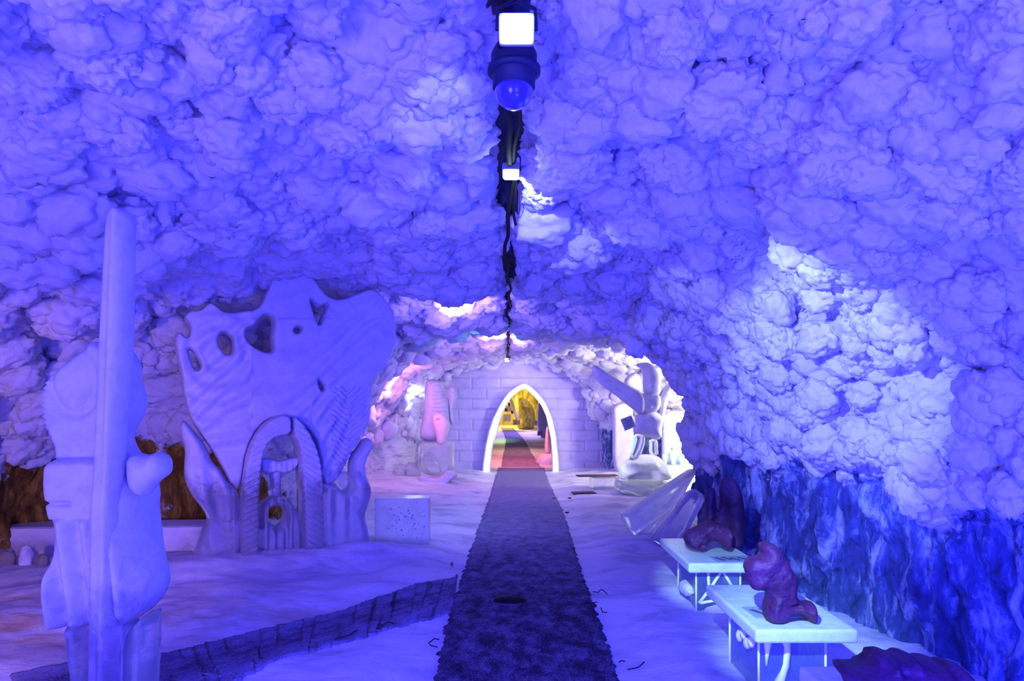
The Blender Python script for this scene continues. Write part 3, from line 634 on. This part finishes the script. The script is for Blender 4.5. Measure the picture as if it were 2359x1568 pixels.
def along(A, n):
    d = np.concatenate([[0], np.cumsum(np.hypot(*np.diff(A, axis=0).T))]); t = np.linspace(0, d[-1], n); return np.stack([np.interp(t, d, A[:, 0]), np.interp(t, d, A[:, 1])], 1)
ml = (along(oa, 60)+along(ia, 60))/2; YS = YW-.30
tube('light_strip', [(px2w(q[0], q[1], YS)[0], YS, px2w(q[0], q[1], YS)[1]) for q in ml], .055, M_strip, ar, seg=8)

# ------------------------------------------------------------------ corridor beyond the arch
def corridor():
    ys = np.linspace(17.1, 34, 150); nu = 120
    fu2 = np.linspace(math.pi, 0, nu)
    xs = np.sign(np.cos(fu2))*np.abs(np.cos(fu2))**.8; zs = np.abs(np.sin(fu2))**.8
    wL = np.interp(ys, [17, 24, 29, 34], [2.2, 2.0, 2.4, 3.0]); wR = np.interp(ys, [17, 26, 29, 34], [1.9, 1.9, 2.1, 1.2])
    X = np.where(xs[None] < 0, xs[None]*wL[:, None], xs[None]*wR[:, None])+.1; Y = np.repeat(ys[:, None], nu, 1)
    Z = -.2+(2.75+.055*np.clip(ys-18, 0, 30)[:, None])*zs[None]
    P = np.stack([X, Y, Z], 2); n = grid_normals(P); 
    if ((np.array([0, 25, 1.3])-P)*n)[75].sum() < 0: n = -n
    q = P.reshape(-1, 3); P = P+n*(.2*bowl(worley(q/.5, 5))+.1*bowl(worley(q/.2, 6))-.1).reshape(150, nu)[..., None]
    r, c = np.meshgrid(np.arange(149), np.arange(nu-1), indexing='ij'); i0 = (r*nu+c).ravel()
    o = mesh('wall_corridor', P.reshape(-1, 3), np.stack([i0, i0+1, i0+nu+1, i0+nu], 1), M_ceil, attrs={'frost': np.full(150*nu, .9)}); tag(o, kind='structure')
corridor()
gx, gy = np.meshgrid(np.linspace(-4, 4, 60), np.linspace(17.3, 36, 120)); gz = floorz(gx, gy)
r, c = np.meshgrid(np.arange(119), np.arange(59), indexing='ij'); i0 = (r*60+c).ravel()
o = mesh('floor', V3(gx.ravel(), gy.ravel(), gz.ravel()), np.stack([i0, i0+1, i0+61, i0+60], 1), M_snow, attrs={'dirt': gx.ravel()*0}); tag(o, kind='structure')
def onfloor(px, py):
    Y = 18.
    for _ in range(60): z = .055*max(0, Y-18); Y += .5*((H-z)*F/(py-HY)-Y)
    return ((px-CX)/F*Y, Y, z)
cl_ = [(1150, 1076), (1158, 1040), (1164, 1015), (1160, 1002), (1156, 992), (1152, 985)]; cr_ = [(1252, 1076), (1228, 1045), (1216, 1022), (1206, 1008), (1190, 992), (1184, 985)]
ribbon('carpet_runner', [onfloor(*p)[:2] for p in cl_], [onfloor(*p)[:2] for p in cr_], 90, 14, M_carpet, lambda X, Y, u: .3+0*X, .02, 'dark runner in the coloured corridor, continuing beyond the pointed arch', 'carpet', seed=5)
# yellow rock wall at the end
def yellow():
    poly = Z4([(540, 870), (600, 600), (700, 480), (760, 460), (820, 465), (900, 500), (960, 560), (1000, 640), (1010, 760), (1000, 850), (985, 880), (800, 905), (560, 900)])
    o = relief('wall_end', [(1130, 1000), (1128, 935), (1150, 890), (1185, 870), (1225, 885), (1245, 930), (1250, 1000)], 32.5, .8, .3, M_yellow, res=.05, noise=.5, ns=1.2); tag(o, kind='structure')
    at = o.data.attributes.new('frost', 'FLOAT', 'POINT')
    v = relief('rock_buttress', Z4([(790, 905), (785, 700), (760, 560), (770, 480), (830, 480), (900, 510), (960, 570), (1003, 650), (1008, 760), (1000, 850), (970, 895)]), 30.0, 1.2, .5, M_yellow, res=.04, noise=.3, ns=2.5)
    v.data.attributes.new('frost', 'FLOAT', 'POINT'); tag(v, 'rounded yellow-lit rock buttress at the far end of the corridor', 'rock')
yellow()
def onp(px, py, Y): X, Z = px2w(px, py, Y); return (X, Y, Z)
o = tube('leaning_beam', [onp(1176, 918, 28.4), onp(1193, 968, 28.0)], .07, M_pale, seg=6); tag(o, 'long pale beam leaning beside stacked crates beyond the arch', 'beam')
for i, (px, py, w_, h_, m_, lb) in enumerate([(1168, 962, .34, .32, M_pale, 'pale crate at the bottom left of the pile beyond the arch'), (1190, 972, .3, .22, M_wood, 'brown crate at the foot of the leaning beam beyond the arch'), (1170, 941, .34, .26, M_pale, 'pale upper crate of the pile behind the leaning beam')]):
    X, Y_, Z = onp(px, py, 29); tag(box('crate', (X, Y_, Z), (w_, .4, h_), m_, bev=.02), lb, 'crate', 'crates beyond the arch')
for i, (px, py, lb) in enumerate([(1166, 944, 'small dark panel at left among the crates'), (1173, 931, 'uppermost small dark panel above the crates'), (1180, 949, 'small dark panel beside the leaning beam')]):
    X, Y_, Z = onp(px, py, 28.7); tag(box('dark_panel', (X, Y_, Z), (.1+.0*i, .04, .14), M_darkwood, bev=.005), lb, 'panel', 'dark panels beyond the arch')
X, Y_, Z = onp(1235, 974, 27); tag(box('crate', (X, Y_, Z), (.14, .15, .22), M_wood, bev=.02), 'small dark crate beside the right-hand ice wall of the corridor', 'crate')
# small framed notice and pink obelisk on the right of the corridor
sg = thing('notice', onp(1245, 1003, 24), 'small brown-framed notice low on the pale right side of the corridor', 'notice')
X, Y_, Z = onp(1244, 998, 24); box('board', (X, Y_, Z), (.17, .02, .14), M_paper, sg, bev=.003)
for dx, dz, sx, sz in ((0, .07, .19, .012), (0, -.07, .19, .012), (.09, 0, .012, .15), (-.09, 0, .012, .15)):
    box('frame', (X+dx, Y_-.015, Z+dz), (sx, .02, sz), M_wood, sg, bev=.002)
for kx in range(3): tube('text_line', [(X-.05, Y_-.014, Z+.03-.03*kx), (X+.05, Y_-.014, Z+.03-.03*kx)], .003, M_ink, sg, seg=4)
o = relief('ice_slab', Z4([(1030, 990), (1040, 560), (1060, 520), (1120, 600), (1200, 700), (1260, 900), (1260, 1010)]), 26, .4, .05, M_ice_wall, res=.04); tag(o, 'pale lavender ice wall slab at the right of the corridor', 'ice slab')
o = relief('ice_obelisk', Z4([(1118, 1180), (1128, 1000), (1140, 870), (1158, 838), (1172, 880), (1192, 1010), (1200, 1180)]), 18.6, .3, .08, M_pinkice, res=.02); tag(o, 'pink-lit pointed ice obelisk just inside the arch on the right', 'ice sculpture')
X, Y_, Z = onp(1262, 1050, 18.6); o = bumpy_blob('snow_heap', (X+.05, 18.5, 0.05), (.4, .3, .25), M_snow, seed=4); tag(o, 'orange-lit snow heap at the foot of the pink obelisk', 'snow heap')

# ------------------------------------------------------------------ right middle sculpture
YC = 12.0
fc = thing('ice_sculpture', ((1483-CX)/F*YC, YC, .06), 'ice figure with raised beam and tall hat astride an ice dome', 'ice sculpture')
def R5(name, pts, off, th_, bev, mat=None, **kw): kw.setdefault('res', .018); return relief(name, Z5(pts), YC+off, th_, bev, mat or M_ice_far, fc, **kw)
R5('raised_beam', [(130, 210), (150, 190), (180, 200), (300, 280), (420, 350), (505, 395), (520, 470), (510, 540), (460, 530), (380, 470), (310, 410), (230, 360), (150, 280)], -.25, .24, .08, noise=.03)
R5('tall_hat', [(450, 190), (480, 172), (550, 168), (600, 210), (632, 280), (638, 380), (610, 420), (510, 420), (502, 300), (505, 215), (470, 208)], 0, .4, .15, noise=.03)
R5('head', [(440, 420), (500, 390), (620, 390), (640, 450), (620, 520), (560, 540), (480, 550), (440, 520)], -.05, .4, .14, noise=.06, ns=8)
R5('raised_arm', [(600, 440), (640, 370), (690, 310), (712, 330), (725, 380), (690, 430), (668, 520), (650, 600), (615, 590)], .05, .25, .08, noise=.03)
R5('torso', [(445, 560), (500, 520), (600, 520), (660, 570), (635, 650), (645, 715), (600, 735), (520, 700), (440, 690), (432, 650), (450, 600)], 0, .45, .15, noise=.06)
R5('leg', [(440, 680), (520, 690), (525, 740), (500, 820), (480, 850), (462, 885), (402, 885), (415, 830), (432, 750)], -.1, .25, .08, mat=M_ice_clear)
R5('leg', [(545, 725), (615, 720), (612, 800), (620, 845), (548, 840), (552, 780)], 0, .22, .08, mat=M_ice_clear)
R5('dome', [(318, 1030), (330, 960), (360, 900), (410, 855), (480, 835), (560, 832), (620, 850), (670, 900), (705, 970), (715, 1030)], 0, 1.0, .45, mat=M_ice_block)
R5('base_drum', [(300, 1100), (315, 1020), (400, 1025), (540, 1035), (700, 1025), (730, 1050), (730, 1110), (600, 1140), (505, 1165), (400, 1130)], 0, 1.05, .12, mat=M_ice_block, carve=lambda px, py, d: -.03*np.exp(-((px-1494)/2)**2))
# plaque
X, Y_, Z = onp(1447, 974, 11.7); pq = thing('plaque', (X, Y_, Z), 'small tilted dark plaque hanging under the raised beam of the dome figure', 'plaque')
box('board', (X, Y_, Z), (.21, .02, .22), M_paper, pq, bev=.004, roty=-.38)
for kx in range(4): box('text_line', (X+.02*kx*.3, Y_-.013, Z+.05-.035*kx), (.12, .004, .008), M_ink, pq, bev=0, roty=-.38)
box('ornament', (X-.05, Y_-.014, Z+.06), (.02, .006, .02), M_ink, pq, bev=0)
box('ornament', (X+.06, Y_-.014, Z+.085), (.02, .006, .02), M_ink, pq, bev=0)
o = box('ice_slab', (1.78, 12.6, .17), (.5, .4, .2), M_ice_clear, bev=.015, rotz=.1); tag(o, 'low clear ice slab lying left of the ice dome', 'ice slab')
for i, (px, py, l_, lb) in enumerate([(1375, 1104, .8, 'thin dark board lying on the low clear ice slab'), (1345, 1136, .42, 'thin dark board lying flat on snow in front of the low slab')]):
    Y = 12.75 if i == 0 else 11.9; X = (px-CX)/F*Y; z = .285 if i == 0 else floorz(X, Y).item()+.02
    tag(box('board', (X, Y, z), (l_, .25, .02), M_darkwood, bev=.004, rotz=.15), lb, 'board')

# chamber: ice blocks wall and vases with green light
o = relief('ice_block_wall', Z5([(640, 1000), (640, 560), (700, 520), (900, 520), (900, 1010)]), 14.6, .3, .03, M_ice_wall, res=.03, smooth=0,
           carve=lambda px, py, d: -.03*np.exp(-(np.minimum((py-940) % 16, 16-(py-940) % 16)/1.3)**2)); tag(o, 'green-lit stacked ice block wall inside the right side chamber', 'ice wall')
o = relief('ice_screen', Z5([(285, 1000), (285, 540), (275, 500), (320, 460), (420, 460), (440, 560), (440, 1000)]), 14.9, .3, .06, M_ice_wall, res=.03); tag(o, 'tall white ice panel behind the plaque in the bright side chamber', 'ice panel')
for i, (px, py, s, lb) in enumerate([(1533, 1030, .5, 'ice vase at left before the green-lit block wall'), (1552, 1020, .62, 'ice vase with wide mouth in middle before the green-lit block wall'), (1571, 1008, .5, 'small upper ice vase before the green-lit block wall')]):
    X, Z = px2w(px, py+25, 14.1)
    prof = [(.02, 0), (.09, .01), (.07, .1), (.13, .3), (.15, .42), (.09, .52), (.12, .6), (.1, .6), (.06, .5)]
    tag(lathe('ice_vase', [(a*s, b*s) for a, b in prof], (X, 14.1, .372), M_ice_block, seg=20), lb, 'ice vase', 'ice vases in the side chamber')
o = box('ice_plinth', (3.85, 14.1, .17), (1.1, .4, .4), M_ice_wall, bev=.02); tag(o, 'low ice plinth under the vases in the side chamber', 'ice plinth')
o = relief('ice_pillar', Z5([(372, 340), (366, 300), (400, 260), (440, 240), (470, 250), (500, 300), (505, 390), (450, 380)]), 14.3, .35, .1, M_ice_wall, res=.025); 
tag(o, 'rounded frosty ice knob behind the raised beam in the side chamber', 'ice lump')

# leaning slabs
o = relief('leaning_ice_wedge', Z5([(348, 1268), (360, 1255), (420, 1230), (560, 1140), (700, 1045), (820, 965), (870, 935), (876, 948), (830, 1025), (760, 1130), (690, 1235), (545, 1462), (500, 1468), (445, 1452), (400, 1390), (372, 1330)]), 7.9, .34, .035, M_ice_block, res=.012, smooth=1, k=.1, noise=.02,
           carve=lambda px, py, d: .05*np.exp(-(((px-1500)*.72+(py-1180))/9)**2)); tag(o, 'large clear wedge of ice leaning to the right against the rock column', 'ice wedge')
o = relief('leaning_ice_slab', Z5([(552, 1445), (560, 1430), (690, 1290), (790, 1150), (818, 1112), (878, 1076), (952, 1130), (915, 1215), (870, 1290), (830, 1375), (800, 1420), (760, 1470), (690, 1505), (640, 1500)]), 7.45, .25, .035, M_ice_throne, res=.012, smooth=1, noise=.02); tag(o, 'rough square-ended ice slab leaning beside the clear wedge, behind the farthest table', 'ice slab')

# ------------------------------------------------------------------ ice tables with mammoth bones
def table(i, X0, X1, Y0, Y1, label, zt=.43):
    t = thing('ice_table', ((X0+X1)/2, (Y0+Y1)/2, 0), label, 'table', 'ice tables with bones')
    box('tabletop', ((X0+X1)/2, (Y0+Y1)/2, zt-.035), (X1-X0, Y1-Y0, .075), M_ice_top, t, bev=.022, seg=4)
    z0_ = -.02; hh = zt-.07-z0_
    xa, xb = X0+(.03 if i != 1 else .0)+.06, X1-.12; ya, yb = Y0+.12, Y1-.3
    box('pedestal', ((xa+xb)/2, (ya+yb)/2, z0_+hh/2), (xb-xa, yb-ya, hh), M_ice_ped, t, bev=.015)
    # frosted white edges, frozen-in veins and clumps of snow
    zt_ = zt-.075
    for ex_, ey_ in ((xa, ya), (xb, ya), (xa, yb)): tube('frosted_edge', [(ex_, ey_, .0), (ex_, ey_, zt_)], .007, M_arch, t, seg=6)
    f = ya-.004
    if i == 0:
        xm = (xa+xb)/2+.03
        for q in ([(xa+.02, .10), (xa+.1, .2), (xm, zt_)], [(xm, zt_), (xb-.06, .22)], [(xa+.09, zt_), (xa+.1, .2), (xa+.03, .12)], [(xa+.03, .10), (xa+.2, .13), (xb-.08, .06)]):
            tube('ice_vein', [(a, f, b) for a, b in q], [.012]*len(q), M_arch, t, seg=8)
        bumpy_blob('snow_clump', (xa+.17, f-.03, .04), (.12, .05, .06), M_snow, t, seed=6)
        bumpy_blob('snow_clump', (xa-.02, ya+.2, .16), (.05, .14, .05), M_snow, t, seed=9)
    else:
        tube('ice_vein', [(xa+.03, f, .0), (xa+.10, f, .08), (xa+.15, f, .2), (xa+.155, f, .3), (xa+.14, f, zt_)], [.045, .03, .02, .018, .03], M_arch, t, seg=8)
        tube('ice_vein', [(xa+.04, f, .2), (xa+.045, f, .28), (xa+.05, f, zt_)], [.006, .014, .026], M_arch, t, seg=8)
        for q in range(4): bumpy_blob('snow_clump', (xa-.012, ya+.08+.06*q, .30-.03*(q % 2)), (.02, .035, .035), M_snow, t, seed=6+q, seg=14)
    return t
TB = [(1.33, 1.88, 4.9, 5.86), (1.285, 1.83, 3.43, 4.32), (1.30, 1.86, 2.1, 2.96)]
TL = ['glowing clear ice table farthest from the viewer, bearing a low brown bone', 'glowing clear ice table in the middle, bearing an upright brown bone', 'clear ice table nearest the viewer, cut off by the bottom right edge']
for i, (a, lb) in enumerate(zip(TB, TL)): table(i, *a, lb)
for i, (X, Y, lb) in enumerate([(1.70, 5.02, 'dark printed card lying on the farthest ice table'), (1.50, 3.72, 'dark printed card lying under the upright bone on the middle table'), (1.5, 2.55, 'pale card lying on the nearest ice table at bottom right')]):
    t = thing('label_card', (X, Y, .43), lb, 'card', 'label cards on the ice tables')
    w_, d_ = (.3, .2) if i < 2 else (.25, .2)
    box('card', (X, Y, .4365), (w_, d_, .006), M_paper, t, bev=.001, rotz=.06)
    for kx in range(4): box('print', (X-.1+.06*kx, Y-.01+.02*(kx % 2), .4405), (.03, .1, .003), M_ink, t, bev=0, rotz=.5)
# bones
zf = .43
o = relief('mammoth_bone', Z6([(498, 610), (520, 575), (570, 555), (620, 530), (670, 505), (700, 512), (740, 530), (790, 540), (820, 575), (815, 620), (810, 670), (795, 705), (760, 690), (745, 665), (700, 640), (665, 652), (640, 690), (620, 708), (575, 700), (530, 690), (505, 650)]),
           5.27, .22, .06, M_bone, res=.009, smooth=1, noise=.07, ns=12, carve=lambda px, py, d: -.05*np.exp(-(((px-1611)/9)**2+((py-1252)/6)**2))); tag(o, 'low lumpy reddish brown bone lying on the farthest ice table', 'bone')
o = relief('shoulder_blade', Z6([(640, 330), (660, 300), (690, 290), (712, 310), (715, 400), (730, 470), (740, 380), (735, 280), (760, 225), (800, 215), (845, 245), (880, 320), (895, 400), (908, 500), (905, 600), (890, 670), (850, 695), (800, 690), (770, 640), (740, 560), (690, 520), (640, 520), (620, 500), (640, 440)]),
           5.52, .16, .06, M_bone2, res=.01, noise=.08, ns=7, carve=lambda px, py, d: .04*np.sin((px-1600)*.09)); tag(o, 'tall dark blue-violet bone standing behind the farthest ice table against the wall', 'bone')
o = relief('mammoth_bone', Z6([(1000, 672), (1015, 655), (1050, 648), (1090, 662), (1120, 690), (1150, 735), (1180, 770), (1195, 820), (1240, 870), (1248, 905), (1230, 950), (1232, 1000), (1262, 1035), (1300, 1050), (1335, 1040), (1350, 1048), (1363, 1090), (1362, 1150), (1345, 1190), (1320, 1175), (1290, 1140), (1250, 1118), (1210, 1110), (1175, 1130), (1150, 1170), (1100, 1182), (1045, 1172), (1030, 1130), (1030, 1070), (1052, 1020), (1040, 975), (1000, 965), (960, 970), (930, 930), (912, 860), (898, 815), (920, 770), (950, 745), (1000, 740), (1012, 720), (1005, 700)]),
           3.57, .18, .05, M_bone, res=.007, smooth=1, noise=.05, ns=13, carve=lambda px, py, d: -.03*np.exp(-(((px-1822)/13)**2+((py-1388)/5)**2))); tag(o, 'upright purple-brown hip-like bone standing on the middle ice table', 'bone')
o = relief('mammoth_bone', Z7([(580, 590), (590, 570), (640, 555), (700, 560), (800, 540), (880, 510), (885, 450), (930, 415), (1000, 405), (1060, 440), (1130, 450), (1180, 420), (1230, 430), (1280, 475), (1370, 490), (1470, 480), (1510, 520), (1580, 570), (1620, 520), (1690, 530), (1750, 580), (1800, 680), (1830, 800), (1700, 950), (1300, 958), (900, 950), (700, 850), (640, 700), (580, 650)]),
           2.55, .30, .08, M_bone, res=.006, smooth=1, noise=.12, ns=10, carve=lambda px, py, d: .035*np.exp(-(((px-2110)/45)**2+((py-1560)/28)**2))-.03*np.exp(-(((px-2050)/14)**2+((py-1530)/14)**2))); tag(o, 'knobbly red-brown pelvis bone cut off by the bottom right edge', 'bone')

# ------------------------------------------------------------------ ceiling cable, lamps, camera dome
cab = []
for y in np.linspace(1.2, 16.2, 60): cab.append((-.006*y+.02*math.sin(y*2.1)+.012*math.sin(y*7), y, 2.83+.09*(y < 4.2)+.03*math.sin(y*1.7)-.02*(y > 12)*(y-12)))
tag(tube('power_cable', cab, .014, M_black, seg=8), 'thick black cable running along the crown of the frosted tunnel', 'cable')
cab2 = [(x+.035+.02*math.sin(y*3), y, z+.01) for x, y, z in cab if 2 < y < 4.6]
tag(tube('power_cable', cab2, .010, M_black, seg=8), 'thin second cable between the dome housing and the smaller floodlight', 'cable')
def floodlamp(X, Y, Z, w_, h_, label, glass, ang=.5, r=.0):
    t = thing('floodlight', (X, Y, Z), label, 'lamp', 'floodlights on the ceiling cable')
    def rt(dx, dy, dz):   # face tilted downward toward the viewer
        c, s = math.cos(ang), math.sin(ang); return (X+dx, Y+dy*c-dz*s, Z+dy*s+dz*c)
    box('housing', rt(0, .04, 0), (w_*1.25, .07, h_*1.3), M_greymetal, t, bev=.012, rotx=ang)
    box('lamp_glass', rt(0, -.001, 0), (w_, .02, h_), glass, t, bev=.008, rotx=ang)
    for sx in (-1, 1): tube('bracket', [rt(sx*w_*.68, .04, 0), rt(sx*w_*.68, .1, h_*.9), rt(0, .12, h_*1.3)], .006, M_metal, t, seg=6)
    return t
X, Z = px2w(1190, 66, 1.9); LA = (X, 1.9, Z); floodlamp(X, 1.9, Z, .085, .065, 'large bright floodlight at the top centre of the ceiling', M_lampglass, .45)
X, Z = px2w(1177, 403, 3.5); LB = (X, 3.5, Z); floodlamp(X, 3.5, Z, .075, .05, 'smaller cyan-white floodlight hanging halfway along the ceiling cable', M_lampglass, .9)
X, Z = px2w(1172, 752, 11.5); LC = (X, 11.5, Z); floodlamp(X, 11.5, Z, .09, .04, 'tiny orange-red floodlight far along the ceiling cable', M_redglass, -.6)
X, Z = px2w(1168, 829, 15.9); LD = (X, 15.9, Z); floodlamp(X, 15.9, Z, .1, .08, 'tiny pink-red floodlight right above the pointed arch wall', M_redglass, -.5)
X, Z = px2w(1184, 190, 2.4); dm = thing('camera_dome', (X, 2.4, Z), 'round blue dome housing hanging between the two floodlights', 'dome camera')
lathe('housing', [(.02, .14), (.07, .13), (.085, .10), (.085, .04), (.078, .03), (.078, -.02)], (X, 2.4, Z), M_metal, dm)
lathe('dome', [(.072, -.015), (.07, -.04), (.058, -.07), (.035, -.09), (.005, -.098)], (X, 2.4, Z), M_dome, dm)
lathe('rim', [(.08, .055), (.098, .05), (.098, .035), (.08, .03)], (X, 2.4, Z), M_metal, dm)
tube('bracket', [(X, 2.4, Z+.12), (X, 2.45, Z+.32)], .02, M_metal, dm)
box('bracket_arm', (X+.03, 2.25, Z+.17), (.05, .3, .03), M_metal, dm, bev=.005)

# ------------------------------------------------------------------ threads and litter
def thread(pts, label, r=.004):
    P3 = []
    P2 = [G(*p) for p in pts]; n = 8
    for i in range(len(P2)-1):
        for k in range(n):
            x = P2[i][0]*(1-k/n)+P2[i+1][0]*k/n; y = P2[i][1]*(1-k/n)+P2[i+1][1]*k/n; P3.append((x, y, floorz(x, y).item()+.022))
    tag(tube('loose_thread', P3, r, M_yarn, seg=6), label, 'thread', 'loose carpet threads')
thread([(1012, 1480), (1000, 1478), (988, 1488), (992, 1494), (1010, 1498)], 'looped dark thread poking out at the left edge of the runner')
thread([(1366, 1368), (1378, 1370), (1384, 1364), (1392, 1368), (1400, 1378)], 'wavy dark thread on snow right of the runner, level with the middle table')
thread([(1348, 1390), (1362, 1394), (1378, 1392)], 'short curved thread on the right edge of the runner')
thread([(1384, 1406), (1388, 1416), (1400, 1418)], 'small forked thread at the right edge of the runner')
thread([(1445, 1550), (1470, 1546), (1486, 1536)], 'straight thread on the snow at bottom centre right')
thread([(1440, 1531), (1432, 1529), (1425, 1533)], 'tiny thread by the runner near the bottom edge')
thread([(770, 1498), (800, 1486), (826, 1468)], 'dark thread lying along the lower edge of the side carpet')
thread([(885, 1455), (898, 1451), (908, 1455)], 'small curled thread right of centre on the side carpet edge')
thread([(596, 1510), (598, 1544), (606, 1545)], 'thin upright-looking thread on the side carpet at left')
thread([(1038, 1308), (1041, 1302), (1043, 1308), (1039, 1311)], 'tiny ring of thread on the snow left of the runner')
X, Y = G(1175, 1388); z = floorz(X, Y).item()+.016
tag(lathe('rubber_cap', [(.14, 0), (.13, .012), (.09, .024), (.03, .03)], (X, Y, z), M_black, sq=.6, seg=28), 'flat black cap lying in the middle of the carpet runner', 'cap')
for (px, py, lb) in [(1275, 1150, 'dark crumb right of the runner near the far arch'), (1312, 1150, 'dark crumb on snow before the ice slab'), (1306, 1183, 'dark crumb at the right edge of the runner')]:
    X, Y = G(px, py); tag(bumpy_blob('crumb', (X, Y, floorz(X, Y).item()+.02), (.035, .02, .012), M_yarn, seed=3, seg=10), lb, 'litter', 'crumbs beside the runner')

# ------------------------------------------------------------------ lights
def light(kind, name, loc, power, col, size=.1, target=None, angle=60, blend=.5, sx=None):
    l = bpy.data.lights.new(name, kind); l.energy = power; l.color = col
    if kind == 'AREA': l.size = size; 
    else: l.shadow_soft_size = size
    if kind == 'AREA' and sx: l.shape = 'RECTANGLE'; l.size_y = sx
    if kind == 'SPOT': l.spot_size = math.radians(angle); l.spot_blend = blend
    o = bpy.data.objects.new(name, l); COL.objects.link(o); o.location = loc
    if target is not None: o.rotation_euler = (Vector(target)-Vector(loc)).to_track_quat('-Z', 'Y').to_euler()
    return o
W = bpy.data.worlds.new('world'); SC.world = W; W.use_nodes = True
W.node_tree.nodes['Background'].inputs['Color'].default_value = (.22, .155, 1.0, 1); W.node_tree.nodes['Background'].inputs['Strength'].default_value = 1.7
VB = (.22, .17, 1.0); BL = (.03, .06, 1.0); CW = (.45, .85, 1.0)
light('AREA', 'rear_fill', (-1.5, -1.0, 1.0), 110, VB, 1.2, (-1.5, 4, 3.2))  # added violet fill from behind the camera, not a visible fixture
light('AREA', 'rear_fill', (1.2, -1.0, 1.0), 50, (.12, .10, 1.0), 1.0, (1.2, 3, 3.2))
light('AREA', 'tunnel_fill', (-.6, 7.2, 2.65), 30, (.30, .20, 1.0), .5, (-.6, 13, 1.0))  # added fill facing away from the camera, brightens the middle of the tunnel
light('AREA', 'tunnel_fill', (-.2, 10.8, 2.6), 22, (.42, .26, 1.0), .5, (-.4, 15, .8))
# floodlight beams
c_ = px2w(1040, 130, 2.6); light('SPOT', 'beam', (LA[0]-.06, LA[1]+.1, LA[2]-.02), 9, (.8, .95, 1), .01, (-.20, 2.5, 2.80), 26, .6)
light('SPOT', 'beam', (.05, 2.6, 2.45), 330, (.30, .42, 1.0), .02, (2.5, 4.8, 1.55), 44, .6)
light('SPOT', 'beam', (.2, 1.5, 2.2), 420, CW, .02, (1.68, 3.9, .4), 21, .9)
light('SPOT', 'beam', (.2, 1.5, 2.2), 500, CW, .02, (1.6, 5.4, .3), 12, .6)
light('SPOT', 'beam', (LB[0], LB[1]+.1, LB[2]), 30, (.7, .85, 1), .01, (.7, 5.2, 2.75), 60, .4)
light('AREA', 'blue_wash', (.9, .5, .5), 110, BL, .5, (2.7, 4.5, .8))
light('SPOT', 'warm_lamp', (-3.2, 1.2, 1.2), 150, (1, .55, .42), .15, (-4.2, 7.0, .6), 62, .8)
# far zone
light('POINT', 'arch_lamp', (.15, 15.9, 2.3), 5, (.6, .55, 1), .06)
light('AREA', 'pink_lamp', (-2.1, 12.3, 2.1), 16, (1, .4, .5), .3, (-3.1, 15, .8))
light('POINT', 'white_lamp', (-2.2, 14.9, 1.9), 7, (.6, .75, 1), .05)
light('SPOT', 'pale_lamp', (-.3, 8.6, 2.6), 38, (.4, .65, 1), .05, (-1.0, 8.9, 0), 90, .9)
light('POINT', 'orange_lamp', (-.35, 12.2, 2.45), 3, (1, .55, .4), .03)
light('POINT', 'cyan_lamp', (-.5, 10.2, 2.5), 2, (.2, .9, 1), .03)
# side chamber
light('AREA', 'chamber_lamp', (3.8, 11.8, 1.9), 105, (1, .92, .5), .6, (3.4, 14.8, 1.2))
light('POINT', 'chamber_lamp', (3.2, 13.9, 2.0), 10, (1, .98, .75), .08)
light('POINT', 'green_lamp', (4.3, 13.9, .6), 18, (.15, 1, .25), .08)
# corridor
light('SPOT', 'corridor_lamp', (.1, 18.2, 2.3), 230, (1, .25, .2), .08, (.3, 19.0, 0), 110, .8)
light('SPOT', 'corridor_lamp', (.3, 21.0, 2.3), 70, (1, .6, .3), .08, (.3, 21.2, 0), 70, .8)
light('SPOT', 'corridor_lamp', (-.6, 24.5, 2.4), 90, (.3, 1, .35), .08, (-.8, 24.6, 0), 70, .8)
light('SPOT', 'corridor_lamp', (.6, 27, 2.6), 180, (.4, .3, 1), .08, (.7, 27.1, 0), 110, .8)
light('POINT', 'corridor_lamp', (-.2, 30.0, 2.2), 110, (1, .8, .1), .1)

SC.cycles.use_adaptive_sampling = True; SC.cycles.adaptive_threshold = .14; SC.cycles.max_bounces = 7; SC.cycles.diffuse_bounces = 3
